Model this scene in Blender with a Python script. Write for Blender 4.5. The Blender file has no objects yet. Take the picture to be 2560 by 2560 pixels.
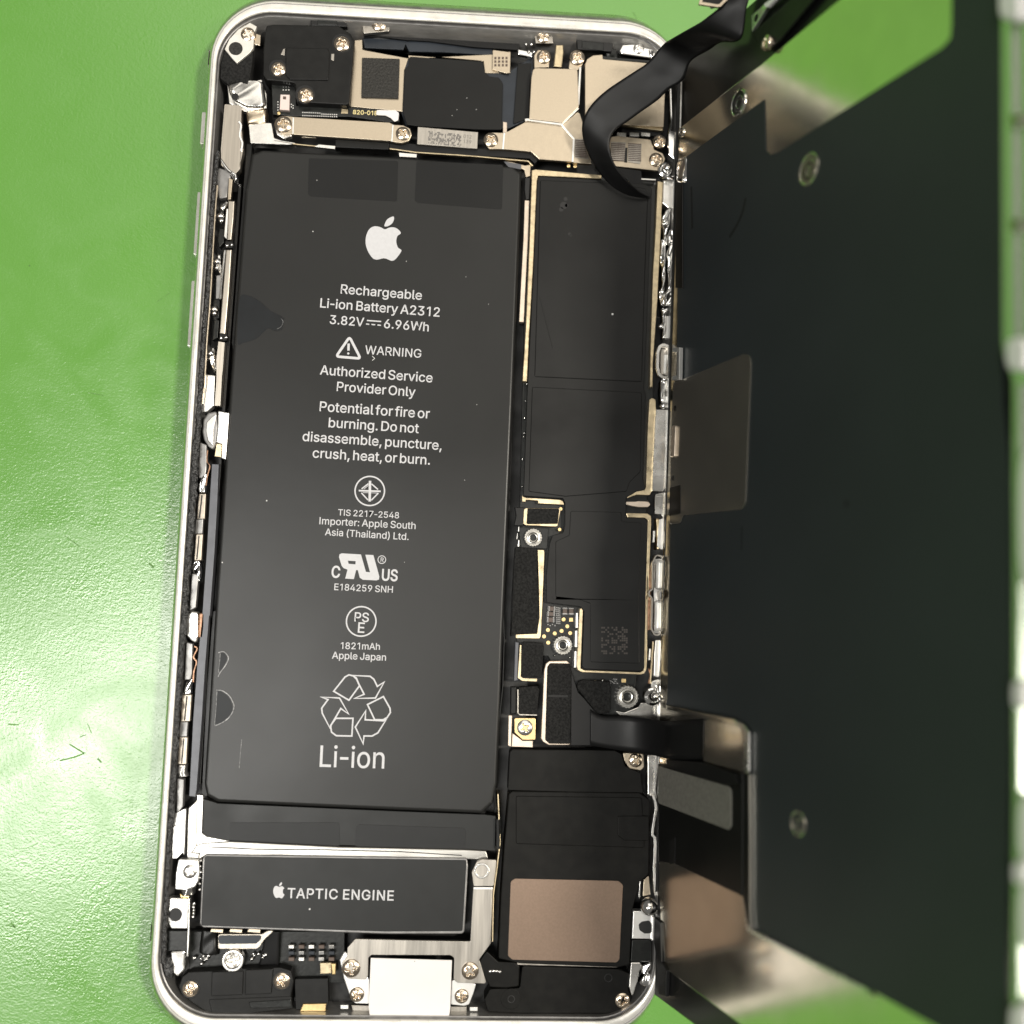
import bpy, bmesh, math, random
from mathutils import Vector, Matrix
random.seed(7)
MM = 0.001
sc = bpy.context.scene
COL = sc.collection

# ------------------------------------------------------------------ survey of the photograph
# Phone coordinates in millimetres: x to the right, y towards the top of the phone, z up, rim of the housing at z = 0.
SURV_R = (-0.08054024, -0.05670808, 0.04471865)
SURV_T = Vector((-10.5502, -1.146009, 145.971526))
SURV_F = 2763.07
MAT_Z = -7.3                                   # the table mat lies 7.3 mm below the rim
def rodrigues(r):
    v = Vector(r)
    return Matrix.Rotation(v.length, 3, v.normalized())
ROT = rodrigues(SURV_R) @ Matrix(((1, 0, 0), (0, -1, 0), (0, 0, -1)))
EYE = -(ROT.transposed() @ SURV_T)

# ------------------------------------------------------------------ camera
cam_d = bpy.data.cameras.new('camera')
cam = bpy.data.objects.new('camera', cam_d)
COL.objects.link(cam)
rx, ry, rz = ROT[0], ROT[1], ROT[2]
M = Matrix(((rx[0], -ry[0], -rz[0]), (rx[1], -ry[1], -rz[1]), (rx[2], -ry[2], -rz[2]))).to_4x4()
M.translation = (EYE - Vector((0, 0, MAT_Z))) * MM
cam.matrix_world = M
cam_d.sensor_width = 36
cam_d.lens = SURV_F * 36 / 2560
cam_d.clip_start = 0.005
cam_d.clip_end = 20
cam_d.dof.use_dof = True
cam_d.dof.focus_distance = 0.147
cam_d.dof.aperture_fstop = 13.0
sc.camera = cam

# ------------------------------------------------------------------ light
w = bpy.data.worlds.new('World'); sc.world = w; w.use_nodes = True
bg = w.node_tree.nodes['Background']
bg.inputs[0].default_value = (1.0, 0.96, 0.89, 1); bg.inputs[1].default_value = 0.17
def area(name, loc, target, size, size_y, power, col):
    d = bpy.data.lights.new(name, 'AREA'); d.shape = 'RECTANGLE'; d.size = size; d.size_y = size_y; d.energy = power; d.color = col
    o = bpy.data.objects.new(name, d); COL.objects.link(o); o.location = loc
    o.rotation_euler = (Vector(target) - Vector(loc)).to_track_quat('-Z', 'Y').to_euler()
    return o
area('ceiling_lamp_right', (0.46, 0.08, 0.98), (0, 0, 0), 0.06, 0.10, 9.5, (1.0, 0.93, 0.82))
area('added_side_light', (0.92, 0.04, 1.0), (0, 0, 0), 0.22, 0.30, 4.0, (1.0, 0.95, 0.87))  # unseen light, added for a soft shadow edge on the battery
area('ceiling_lamp_left', (-0.30, -0.15, 1.0), (-0.04, -0.03, 0), 0.20, 0.50, 7.6, (1.0, 0.98, 0.93))
area('ceiling_lamp_back', (0.05, 0.62, 1.0), (0, 0.03, 0), 0.80, 0.60, 2.6, (1.0, 0.95, 0.86))
sc.view_settings.view_transform = 'Standard'
sc.view_settings.look = 'None'
sc.view_settings.exposure = -0.28
sc.view_settings.gamma = 1.0

# ------------------------------------------------------------------ tracing helpers
VIEWS = {'C1': (480, 0, 3.22), 'C2': (1000, 0, 2.683), 'C3': (1640, 0, 2.1), 'C4': (440, 360, 3.22), 'C5': (400, 900, 3.019),
         'C6': (380, 1500, 3.018), 'C7': (380, 2040, 3.116), 'C8': (960, 2040, 2.415), 'D1': (1240, 380, 3.22), 'D2': (1240, 900, 3.22),
         'D3': (1240, 1440, 2.927), 'D4': (1560, 1700, 2.2467), 'D6': (1640, 640, 2.0125), 'E1': (640, 380, 3.22), 'E2': (640, 820, 3.22),
         'E3': (640, 1160, 3.22), 'E4': (560, 1640, 2.76), 'F1': (480, 40, 9.66), 'F2': (1600, 380, 5.682), 'F3': (1600, 700, 3.22),
         'F4': (1560, 2150, 6.44), 'F5': (400, 2060, 4.83), 'F6': (1680, 0, 6.0375), 'F7': (1340, 120, 4.83), 'G1': (1400, 0, 3.45),
         'G2': (1580, 1240, 3.578), 'G3': (800, 2320, 3.864), 'G4': (1200, 1180, 6.44), 'P': (0, 0, 1.0)}
def px(spec):
    """'C1 10,20 30,40 P 5,6' -> full picture coordinates"""
    out = []; v = VIEWS['P']
    for t in spec.split():
        if t in VIEWS: v = VIEWS[t]
        else:
            a, b = t.split(','); out.append((v[0] + float(a) / v[2], v[1] + float(b) / v[2]))
    return out
class Plane:
    def __init__(s, o, a, b):
        s.o = Vector(o); s.a = Vector(a).normalized(); s.n = s.a.cross(Vector(b)).normalized(); s.b = s.n.cross(s.a)
    def uv(s, q, h):
        d = ROT.transposed() @ Vector(((q[0] - 1280) / SURV_F, (q[1] - 1280) / SURV_F, 1))
        o = s.o + s.n * h
        w_ = EYE + d * ((o - EYE).dot(s.n) / d.dot(s.n)) - o
        return Vector((w_.dot(s.a), w_.dot(s.b)))
    def xyz(s, u, h):
        return s.o + s.a * u[0] + s.b * u[1] + s.n * h
BASE = Plane((0, 0, 0), (1, 0, 0), (0, 1, 0))
h0 = BASE.xyz(BASE.uv((1698, 300), .3), .3); h1 = BASE.xyz(BASE.uv((1634, 2400), .3), .3)
vp = ROT.transposed() @ Vector(((262 - 1280) / SURV_F, (1490 - 1280) / SURV_F, 1))
LID = Plane(h1, h0 - h1, -vp)                  # a: along the hinge, b: out from the hinge, n: towards the phone
if LID.n.x > 0: LID.n = -LID.n
def world(v): return (Vector(v) - Vector((0, 0, MAT_Z))) * MM

# ------------------------------------------------------------------ materials
MATS = {}
def mat(name, col, rough=.5, metal=0., spec=.5, noise=0., nscale=900., bump=0., bscale=2500., bdist=.05, rvar=0., stretch=None, coat=0., trans=0., ior=1.45, alpha=1., col2=None, detail=4.):
    m = bpy.data.materials.new(name); m.use_nodes = True
    nt = m.node_tree; b = nt.nodes['Principled BSDF']
    b.inputs['Base Color'].default_value = (*col, 1); b.inputs['Roughness'].default_value = rough
    b.inputs['Metallic'].default_value = metal; b.inputs['Specular IOR Level'].default_value = spec
    b.inputs['Coat Weight'].default_value = coat; b.inputs['Transmission Weight'].default_value = trans; b.inputs['IOR'].default_value = ior
    b.inputs['Alpha'].default_value = alpha
    tc = nt.nodes.new('ShaderNodeTexCoord'); mp = nt.nodes.new('ShaderNodeMapping')
    nt.links.new(tc.outputs['Object'], mp.inputs['Vector'])
    if stretch: mp.inputs['Scale'].default_value = stretch
    def nz(scale, det=detail):
        n = nt.nodes.new('ShaderNodeTexNoise'); n.inputs['Scale'].default_value = scale; n.inputs['Detail'].default_value = det
        nt.links.new(mp.outputs[0], n.inputs['Vector']); return n
    if noise or col2:
        n = nz(nscale); r = nt.nodes.new('ShaderNodeValToRGB')
        r.color_ramp.elements[0].position = .35; r.color_ramp.elements[1].position = .65
        c2 = col2 or tuple(min(1, c * (1 + noise)) for c in col)
        c1 = col if col2 else tuple(c * (1 - noise) for c in col)
        r.color_ramp.elements[0].color = (*c1, 1); r.color_ramp.elements[1].color = (*c2, 1)
        nt.links.new(n.outputs[0], r.inputs[0]); nt.links.new(r.outputs[0], b.inputs['Base Color'])
    if rvar:
        n = nz(nscale * .35); r = nt.nodes.new('ShaderNodeMapRange')
        r.inputs['From Min'].default_value = .3; r.inputs['From Max'].default_value = .7
        r.inputs['To Min'].default_value = max(0.02, rough - rvar); r.inputs['To Max'].default_value = min(1, rough + rvar)
        nt.links.new(n.outputs[0], r.inputs[0]); nt.links.new(r.outputs[0], b.inputs['Roughness'])
    if bump:
        n = nz(bscale); bp = nt.nodes.new('ShaderNodeBump'); bp.inputs['Strength'].default_value = bump; bp.inputs['Distance'].default_value = bdist * MM
        nt.links.new(n.outputs[0], bp.inputs['Height']); nt.links.new(bp.outputs[0], b.inputs['Normal'])
    MATS[name] = m; return m
mat('anodised', (.80, .78, .73), .27, .95, noise=.10, nscale=1400, rvar=.1, bump=.15, bscale=3000)
mat('lip', (.70, .68, .62), .34, .3, noise=.0, nscale=700, bump=.2, bscale=1200, rvar=.12, col2=(.80, .78, .73))
mat('wall_metal', (.56, .55, .53), .36, .8, noise=.12, nscale=500, stretch=(1, 1, 6), rvar=.1)
mat('floor_metal', (.03, .03, .03), .45, .6, noise=.5, nscale=300)
mat('chrome', (.86, .85, .83), .11, 1, noise=.06, nscale=600, rvar=.06, bump=.10, bscale=900)
mat('silver', (.80, .78, .74), .26, 1, noise=.08, nscale=700, rvar=.1)
mat('satin', (.26, .255, .25), .38, .45, noise=.15, nscale=900, rvar=.08)
mat('satin_warm', (.36, .315, .26), .36, .6, noise=.15, nscale=1500)
mat('satin_bright', (.50, .485, .45), .28, .9, noise=.2, nscale=900, stretch=(.15, 1, 1), rvar=.1)
mat('bright_silver', (.92, .91, .88), .33, .85, noise=.04, nscale=900)
mat('nickel', (.545, .465, .355), .36, 1, noise=.03, nscale=5000, rvar=.06, bump=.07, bscale=6000, bdist=.02)
mat('nickel_brushed', (.55, .50, .43), .36, 1, noise=.14, nscale=2500, stretch=(1, .04, 1), rvar=.05)
mat('steel', (.44, .41, .365), .34, 1, noise=.10, nscale=3000, stretch=(1, .06, 1), rvar=.06)
mat('screw_steel', (.74, .63, .50), .20, 1, noise=.12, nscale=2500, rvar=.08)
mat('gold', (.88, .66, .33), .3, 1, noise=.1, nscale=2500)
mat('gold_rail', (.62, .515, .34), .36, 1, noise=.12, nscale=1800, rvar=.1)
mat('pale_rail', (.66, .56, .46), .38, .8, noise=.08, nscale=1200)
mat('copper', (.22, .13, .085), .4, 1, noise=.4, nscale=1800)
mat('black_plastic', (.0065, .0065, .006), .46, 0, .30, noise=.3, nscale=700, bump=.25, bscale=6000, bdist=.02, rvar=.08)
mat('speaker_plastic', (.0055, .0053, .0045), .48, 0, .18, noise=.3, nscale=700, bump=.25, bscale=6000, bdist=.02, rvar=.08)
mat('mat_scuff', (.095, .225, .045), .5, 0, .45, noise=.3, nscale=1500)
mat('black_deep', (.006, .006, .006), .5)
mat('black_film', (.0055, .0056, .0052), .36, 0, .32, noise=.2, nscale=200, rvar=.07, bump=.06, bscale=350, bdist=.06)
mat('pouch', (.017, .0172, .0165), .34, 0, .35, noise=.10, nscale=60, rvar=.06, bump=.14, bscale=90, bdist=.3)
mat('pouch_tape', (.009, .0093, .0093), .45, 0, .26, noise=.08, nscale=150, bump=.1, bscale=7000, bdist=.01)
mat('pull_tab', (.0115, .0122, .0125), .42, 0, .33, noise=.08, nscale=500, bump=.12, bscale=8000, bdist=.01)
mat('torn_film', (.006, .0075, .009), .42, 0, .3, noise=.2, nscale=400, bump=.2, bscale=700, bdist=.05)
mat('motor_black', (.012, .0128, .0125), .40, 0, .36, noise=.08, nscale=500, bump=.12, bscale=8000, bdist=.01, rvar=.05)
mat('foam', (.012, .012, .0115), .85, 0, .35, noise=.6, nscale=3500, bump=1., bscale=4500, bdist=.18)
mat('gasket', (.016, .016, .016), .36, 0, .9, noise=.8, nscale=2200, bump=1., bscale=2000, bdist=.45)
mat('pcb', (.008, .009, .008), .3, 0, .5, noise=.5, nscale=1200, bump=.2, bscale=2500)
mat('flex_black', (.006, .006, .0063), .46, 0, .32, noise=.15, nscale=300, bump=.12, bscale=500, bdist=.05, rvar=.06)
mat('navy', (.018, .023, .031), .35, 0, .45, noise=.2, nscale=300)
mat('blue_grey', (.105, .108, .12), .42, .3, .5, noise=.08, nscale=900)
mat('ink', (.60, .60, .615), .5, 0, .3, noise=.03, nscale=2500)
mat('ink_gold', (.85, .72, .35), .4, .3)
mat('white_tape', (.80, .77, .745), .5, 0, .4, noise=.02, nscale=200)
mat('ceramic', (.72, .60, .56), .45, 0)
mat('bronze_label', (.25, .18, .135), .37, .8, noise=.05, nscale=4000, bump=.15, bscale=6000, bdist=.02)
mat('cap_brown', (.10, .07, .055), .4)
mat('solder', (.75, .74, .72), .18, 1)
mat('grey_label', (.17, .165, .145), .55, .2, noise=.12, nscale=2500)
mat('mirror_plate', (.86, .81, .70), .16, 1, noise=.03, nscale=300, rvar=.05)
mat('lid_film', (.022, .0265, .029), .43, 0, .42, noise=.10, nscale=45, rvar=.10, bump=.10, bscale=60, bdist=.3)
mat('bronze_film', (.25, .235, .205), .25, .8, .6, noise=.06, nscale=300)
mat('lid_glass', (.006, .006, .006), .30, 0, .5)
mat('lid_frame', (.70, .72, .66), .22, .9)
mat('clip_white', (.80, .78, .76), .4, .1)
mat('dust', (.8, .8, .78), .6)
mat('dry_edge', (.27, .27, .27), .45, 0, .5, noise=.6, nscale=3000)
mat('glass_ball', (.85, .84, .82), .06, 1)
mat('mesh_pad', (.022, .021, .018), .55, .2, noise=.5, nscale=4500, bump=.7, bscale=3500, bdist=.1)
def mat_green():
    m = bpy.data.materials.new('green_mat'); m.use_nodes = True; nt = m.node_tree; b = nt.nodes['Principled BSDF']
    N = nt.nodes.new; Lk = nt.links.new
    tc = N('ShaderNodeTexCoord')
    def nz(s, d=3., dist=0.):
        n = N('ShaderNodeTexNoise'); n.inputs['Scale'].default_value = s; n.inputs['Detail'].default_value = d; n.inputs['Distortion'].default_value = dist
        Lk(tc.outputs['Object'], n.inputs['Vector']); return n
    r = N('ShaderNodeValToRGB'); n1 = nz(28, 5)
    r.color_ramp.elements[0].position = .3; r.color_ramp.elements[1].position = .7
    r.color_ramp.elements[0].color = (.116, .298, .052, 1); r.color_ramp.elements[1].color = (.132, .326, .062, 1)
    Lk(n1.outputs[0], r.inputs[0])
    # fine scuffs: stretched, distorted noise isolines
    mp = N('ShaderNodeMapping'); mp.inputs['Rotation'].default_value = (0, 0, .6); mp.inputs['Scale'].default_value = (60, 9, 1)
    Lk(tc.outputs['Object'], mp.inputs['Vector'])
    sn = N('ShaderNodeTexNoise'); sn.inputs['Scale'].default_value = 1.6; sn.inputs['Detail'].default_value = 6; Lk(mp.outputs[0], sn.inputs['Vector'])
    sr = N('ShaderNodeValToRGB'); sr.color_ramp.elements[0].position = .66; sr.color_ramp.elements[1].position = .74
    Lk(sn.outputs[0], sr.inputs[0])
    mx = N('ShaderNodeMixRGB'); mx.inputs[2].default_value = (.10, .235, .045, 1)
    sf = N('ShaderNodeMath'); sf.operation = 'MULTIPLY'; sf.inputs[1].default_value = .35; Lk(sr.outputs[0], sf.inputs[0])
    Lk(sf.outputs[0], mx.inputs[0]); Lk(r.outputs[0], mx.inputs[1]); Lk(mx.outputs[0], b.inputs['Base Color'])
    b.inputs['Roughness'].default_value = .33; b.inputs['Specular IOR Level'].default_value = .85
    rr = N('ShaderNodeMapRange'); rr.inputs['From Min'].default_value = .3; rr.inputs['From Max'].default_value = .7
    rr.inputs['To Min'].default_value = .16; rr.inputs['To Max'].default_value = .29; Lk(nz(90, 6, 1.5).outputs[0], rr.inputs[0]); 
    Lk(rr.outputs[0], b.inputs['Roughness'])
    g1 = nz(1600, 2); g2 = nz(3600, 2)
    ad = N('ShaderNodeMath'); ad.operation = 'ADD'; Lk(g1.outputs[0], ad.inputs[0]); Lk(g2.outputs[0], ad.inputs[1])
    ad2 = N('ShaderNodeMath'); ad2.operation = 'SUBTRACT'; Lk(ad.outputs[0], ad2.inputs[0]); Lk(sr.outputs[0], ad2.inputs[1])
    bp = N('ShaderNodeBump'); bp.inputs['Strength'].default_value = .7; bp.inputs['Distance'].default_value = .000034
    Lk(ad2.outputs[0], bp.inputs['Height']); Lk(bp.outputs[0], b.inputs['Normal'])
    MATS['green_mat'] = m
mat_green()

# ------------------------------------------------------------------ object helpers
ORIG = {}
def link(o, parent):
    COL.objects.link(o)
    if parent: o.parent = parent
def thing(name, label, cat, at_px=None, z=-5.0, plane=BASE, group=None):
    o = bpy.data.objects.new(name, None); o.empty_display_size = .003
    q = px(at_px)[0] if at_px else (1000, 1280)
    o.location = world(plane.xyz(plane.uv(q, z), z)); COL.objects.link(o)
    o['label'] = label; o['category'] = cat
    if group: o['group'] = group
    ORIG[o.name] = o.location.copy()
    return o
def org(parent):
    while parent is not None and parent.parent is not None: parent = parent.parent
    return ORIG.get(parent.name, Vector((0, 0, 0))) if parent else Vector((0, 0, 0))
def mesh_obj(name, verts, faces, m, parent, smooth=False, label=None):
    """verts in phone millimetres"""
    o0 = org(parent)
    me = bpy.data.meshes.new(name)
    me.from_pydata([tuple(world(v) - o0) for v in verts], [], faces)
    me.materials.append(MATS[m]); 
    if smooth: me.polygons.foreach_set('use_smooth', [True] * len(me.polygons))
    me.update()
    o = bpy.data.objects.new(name, me); link(o, parent)
    if label: o['label'] = label
    return o
def fillet(pts, r, n=4):
    if r <= 0: return pts
    out = []; k = len(pts)
    for i in range(k):
        p0, p1, p2 = pts[i - 1], pts[i], pts[(i + 1) % k]
        d0 = p0 - p1; d2 = p2 - p1; l0, l2 = d0.length, d2.length
        if l0 < 1e-6 or l2 < 1e-6: continue
        d0 /= l0; d2 /= l2; c = max(-1, min(1, d0.dot(d2))); ang = math.acos(c)
        if ang > 2.9: out.append(p1); continue
        t = min(r / math.tan(ang / 2), l0 * .48, l2 * .48)
        a, b_ = p1 + d0 * t, p1 + d2 * t
        for j in range(n + 1):
            u = j / n; out.append(a * (1 - u) ** 2 + p1 * 2 * u * (1 - u) + b_ * u * u)
    return out
def catmull(pts, closed=True, n=4):
    k = len(pts); out = []
    for i in range(k if closed else k - 1):
        if closed: p = [pts[(i + j - 1) % k] for j in range(4)]
        else: p = [pts[max(0, min(k - 1, i + j - 1))] for j in range(4)]
        for j in range(n):
            t = j / n
            out.append(.5 * ((2 * p[1]) + (p[2] - p[0]) * t + (2 * p[0] - 5 * p[1] + 4 * p[2] - p[3]) * t * t + (3 * p[1] - p[0] - 3 * p[2] + p[3]) * t ** 3))
    if not closed: out.append(pts[-1])
    return out
def area2(p): return sum(p[i - 1].x * p[i].y - p[i].x * p[i - 1].y for i in range(len(p)))
def plate(name, spec, h, thick, m, parent, r=.0, bev=.06, plane=BASE, smooth=False, label=None, holes=(), uvs=None, seg=2):
    """an extruded, edge-bevelled outline whose top face lies at height h over its plane"""
    pts = uvs if uvs is not None else [plane.uv(q, h) for q in (px(spec) if isinstance(spec, str) else spec)]
    pts = [Vector(p) for p in pts]
    if smooth: pts = catmull(pts)
    elif r: pts = fillet(pts, r)
    flip = plane.a.cross(plane.b).dot(plane.n) < 0
    if (area2(pts) < 0) != flip: pts.reverse()
    bm = bmesh.new()
    if holes:
        loops = [pts] + [[Vector(q) for q in hh] for hh in holes]; es = []
        for lp in loops:
            vs = [bm.verts.new((p.x, p.y, 0)) for p in lp]
            es += [bm.edges.new((vs[i - 1], vs[i])) for i in range(len(vs))]
        bmesh.ops.triangle_fill(bm, edges=es, use_beauty=True)
        for f in bm.faces:
            if f.normal.z < 0: f.normal_flip()
    else:
        bm.faces.new([bm.verts.new((p.x, p.y, 0)) for p in pts])
        bm.faces.ensure_lookup_table(); bm.normal_update()
    top = list(bm.faces)
    ret = bmesh.ops.extrude_face_region(bm, geom=top)
    nv = [v for v in ret['geom'] if isinstance(v, bmesh.types.BMVert)]
    sgn = 1
    # extruded copies are the cap: original faces stay as the other side
    for v in nv: v.co.z += 0
    oldv = set(bm.verts) - set(nv)
    for v in oldv: v.co.z -= thick
    bm.normal_update()
    bmesh.ops.recalc_face_normals(bm, faces=bm.faces)
    if bev > 0:
        nvs = set(nv)
        ed = [e for e in bm.edges if e.verts[0] in nvs and e.verts[1] in nvs and sum(1 for f in e.link_faces if all(v in nvs for v in f.verts)) == 1]
        try: bmesh.ops.bevel(bm, geom=ed, offset=bev, segments=seg, affect='EDGES', profile=.5, clamp_overlap=True)
        except Exception: pass
    o0 = org(parent)
    for v in bm.verts:
        v.co = world(plane.xyz((v.co.x, v.co.y), h + v.co.z)) - o0
    bmesh.ops.recalc_face_normals(bm, faces=bm.faces)
    me = bpy.data.meshes.new(name); bm.to_mesh(me); bm.free()
    me.materials.append(MATS[m])
    o = bpy.data.objects.new(name, me); link(o, parent)
    if label: o['label'] = label
    return o
def circle_uv(c, r, n=20, plane=BASE, h=0.):
    return [Vector((c[0] + r * math.cos(2 * math.pi * i / n), c[1] + r * math.sin(2 * math.pi * i / n))) for i in range(n)]
def mmr(c, r_px, h, plane=BASE):
    return ((plane.uv((c[0] + r_px, c[1]), h) - plane.uv(c, h)).length + (plane.uv((c[0], c[1] + r_px), h) - plane.uv(c, h)).length) / 2
def disc(name, view, x, y, r, h, thick, m, parent, plane=BASE, bev=.05, n=20, hole=0., label=None):
    v = VIEWS[view]; c = (v[0] + x / v[2], v[1] + y / v[2]); cu = plane.uv(c, h); rr = mmr(c, r / v[2], h, plane)
    return plate(name, None, h, thick, m, parent, bev=bev, plane=plane, uvs=circle_uv(cu, rr, n), holes=[circle_uv(cu, rr * hole, n)] if hole else (), label=label)
def band(name, spec, width, h, thick, m, parent, closed=False, plane=BASE, smooth=False, bev=0.03, label=None, r=0):
    """a strip of given width (mm) along a traced line"""
    pts = [plane.uv(q, h) for q in (px(spec) if isinstance(spec, str) else spec)]
    if smooth: pts = catmull(pts, closed)
    elif r: pts = fillet(pts, r) if closed else [pts[0]] + fillet(pts, r)[5:-5] + [pts[-1]] if len(pts) > 2 else pts
    k = len(pts); L = []; R = []
    for i in range(k):
        a = pts[i - 1] if (i or closed) else pts[i]; b_ = pts[(i + 1) % k] if (i < k - 1 or closed) else pts[i]
        d1 = (pts[i] - a); d2 = (b_ - pts[i])
        if d1.length < 1e-7: d1 = d2
        if d2.length < 1e-7: d2 = d1
        d1 = d1.normalized(); d2 = d2.normalized(); t = (d1 + d2)
        if t.length < 1e-4: t = d1
        t.normalize(); nn = Vector((-t.y, t.x)); c = max(.45, nn.dot(Vector((-d1.y, d1.x))))
        L.append(pts[i] + nn * width / 2 / c); R.append(pts[i] - nn * width / 2 / c)
    if not closed: return plate(name, None, h, thick, m, parent, bev=bev, plane=plane, uvs=L + R[::-1], label=label)
    a1, a2 = (L, R) if abs(area2(L)) > abs(area2(R)) else (R, L)
    vs = []; fs = []
    b2 = min(bev, width * .3)
    prof = [(0, -thick), (0, -b2), (b2 / width, 0), (1 - b2 / width, 0), (1, -b2), (1, -thick)]
    for (t, z) in prof:
        for i in range(k): vs.append(plane.xyz(a1[i].lerp(a2[i], t), h + z))
    for j in range(len(prof) - 1):
        for i in range(k):
            fs.append((j * k + i, j * k + (i + 1) % k, (j + 1) * k + (i + 1) % k, (j + 1) * k + i))
    o = mesh_obj(name, vs, fs, m, parent, label=label)
    bm = bmesh.new(); bm.from_mesh(o.data); bmesh.ops.recalc_face_normals(bm, faces=bm.faces); bm.to_mesh(o.data); bm.free()
    return o
def ribbon(name, left, right, m, parent, thick=.14, n=6, cross=6, bow=0.):
    """a flexible strip between two edges given as ((px, py), z) lists"""
    def path(lst):
        p3 = [BASE.xyz(BASE.uv(q, z), z) for q, z in lst]
        return catmull(p3, False, n)
    A, B = path(left), path(right); k = len(A)
    vs = []; fs = []
    for i in range(k):
        t = (A[min(i + 1, k - 1)] - A[max(i - 1, 0)] + B[min(i + 1, k - 1)] - B[max(i - 1, 0)])
        nrm = t.cross(B[i] - A[i]).normalized()
        for s in (0, 1):
            for j in range(cross + 1):
                u = j / cross
                vs.append(A[i].lerp(B[i], u) + nrm * (thick * (s - .5) + bow * math.sin(u * math.pi * 3 + i * .15) * .5))
    c = cross + 1
    for i in range(k - 1):
        for s in (0, 1):
            for j in range(cross):
                a = i * 2 * c + s * c + j; b_ = a + 2 * c
                fs.append((a, a + 1, b_ + 1, b_) if s else (a, b_, b_ + 1, a + 1))
        for j in (0, cross):
            a = i * 2 * c + j; fs.append((a, a + c, a + 3 * c, a + 2 * c) if j == 0 else (a, a + 2 * c, a + 3 * c, a + c))
    for i in (0, k - 1):
        for j in range(cross):
            a = i * 2 * c + j; fs.append((a, a + 1, a + 1 + c, a + c))
    o = mesh_obj(name, vs, fs, m, parent, smooth=True)
    return o
def rumple(name, left, right, h, amp, m, parent, n=30, cross=8, seed=1, base=-5., plane=BASE, freq=1.):
    """a crumpled, shiny strip between two traced edges: a height field"""
    rnd = random.Random(seed)
    A = catmull([plane.uv(q, h) for q in px(left)], False, 12); B = catmull([plane.uv(q, h) for q in px(right)], False, 12)
    def samp(P, t):
        x = t * (len(P) - 1); i = min(int(x), len(P) - 2); return P[i].lerp(P[i + 1], x - i)
    ph = [(rnd.uniform(.5, 2.2) * freq, rnd.uniform(.5, 2), rnd.uniform(0, 6.3), rnd.uniform(.3, 1)) for _ in range(9)]
    vs = []; fs = []
    ln = (A[-1] - A[0]).length
    for i in range(n + 1):
        for j in range(cross + 1):
            t = i / n; u = j / cross; p = samp(A, t).lerp(samp(B, t), u)
            z = sum(c * math.sin(a * t * ln * 1.7 + b_ * u * 4 + d) for a, b_, d, c in ph) / 4
            vs.append(plane.xyz(p, h + amp * z - (.5 if j in (0, cross) else 0)))
    c = cross + 1
    for i in range(n):
        for j in range(cross): fs.append((i * c + j, i * c + j + 1, (i + 1) * c + j + 1, (i + 1) * c + j))
    rim = [i * c for i in range(n + 1)] + [n * c + j for j in range(1, c)] + [i * c + cross for i in range(n - 1, -1, -1)] + [j for j in range(cross - 1, 0, -1)]
    k0 = len(vs)
    for r_ in rim: vs.append(vs[r_] - plane.n * 1.2)
    for i in range(len(rim)): fs.append((rim[i], rim[(i + 1) % len(rim)], k0 + (i + 1) % len(rim), k0 + i))
    o = mesh_obj(name, vs, fs, m, parent, smooth=True)
    bm = bmesh.new(); bm.from_mesh(o.data); bmesh.ops.recalc_face_normals(bm, faces=bm.faces); bm.to_mesh(o.data); bm.free()
    return o

# ---- screws (shared meshes, unit radius)
def screw_mesh(name, m, dome=.22, cross_d=.34, flat=False, ring=False):
    nr, na = 22, 48; vs = []; fs = []
    for i in range(nr + 1):
        r = i / nr
        for j in range(na):
            a = 2 * math.pi * j / na; x, y = r * math.cos(a), r * math.sin(a)
            z = dome * (1 - r ** 2.6) if not flat else (.1 if r < .9 else .1 - (r - .9) * 1.)
            if ring: z = (.12 if r > .72 else -.18) if r < .97 else 0
            ax, ay = abs(x), abs(y); arm = .62
            wv = max(0, min(1, (arm - max(ax, ay)) / .10))
            c1 = max(0, min(1, (.155 - min(ax, ay)) / .07)); c2 = max(0, min(1, (.30 - r) / .1))
            z -= cross_d * max(min(wv, c1), c2) * (1 if not ring else .8)
            vs.append((x, y, z))
    for i in range(nr):
        for j in range(na):
            a, b_ = i * na + j, i * na + (j + 1) % na
            fs.append((a + na, b_ + na, b_, a) if False else (a, a + na, b_ + na, b_))
    k = len(vs)
    for j in range(na): vs.append((math.cos(2 * math.pi * j / na), math.sin(2 * math.pi * j / na), -.7))
    for j in range(na): fs.append((nr * na + j, k + j, k + (j + 1) % na, nr * na + (j + 1) % na))
    me = bpy.data.meshes.new(name); me.from_pydata(vs, [], fs); me.materials.append(MATS[m])
    bm = bmesh.new(); bm.from_mesh(me); bmesh.ops.remove_doubles(bm, verts=bm.verts, dist=1e-5); bm.to_mesh(me); bm.free()
    me.polygons.foreach_set('use_smooth', [True] * len(me.polygons)); return me
SCREW = screw_mesh('screw', 'screw_steel'); SCREW_S = screw_mesh('silver_screw', 'silver'); SCREW_R = screw_mesh('ring_screw', 'silver', ring=True)
def standoff_mesh():
    n = 64; prof = [(1, -1.2), (1, -.05), (.95, .0), (.88, 0), (.86, -.12), (.76, -.12), (.72, .12), (.60, .14), (.55, .05), (.48, -.1), (.40, -.12), (.38, -1)]
    vs = []; fs = []
    for (r, z) in prof:
        for j in range(n):
            a = 2 * math.pi * j / n; rr = r * (1.03 + .055 * math.cos(a * 20)) if r > .9 else r
            vs.append((rr * math.cos(a), rr * math.sin(a), z))
    for i in range(len(prof) - 1):
        for j in range(n): fs.append((i * n + j, i * n + (j + 1) % n, (i + 1) * n + (j + 1) % n, (i + 1) * n + j))
    me = bpy.data.meshes.new('standoff'); me.from_pydata(vs, [], fs); me.materials.append(MATS['satin_bright']); return me
STANDOFF = standoff_mesh()
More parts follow.
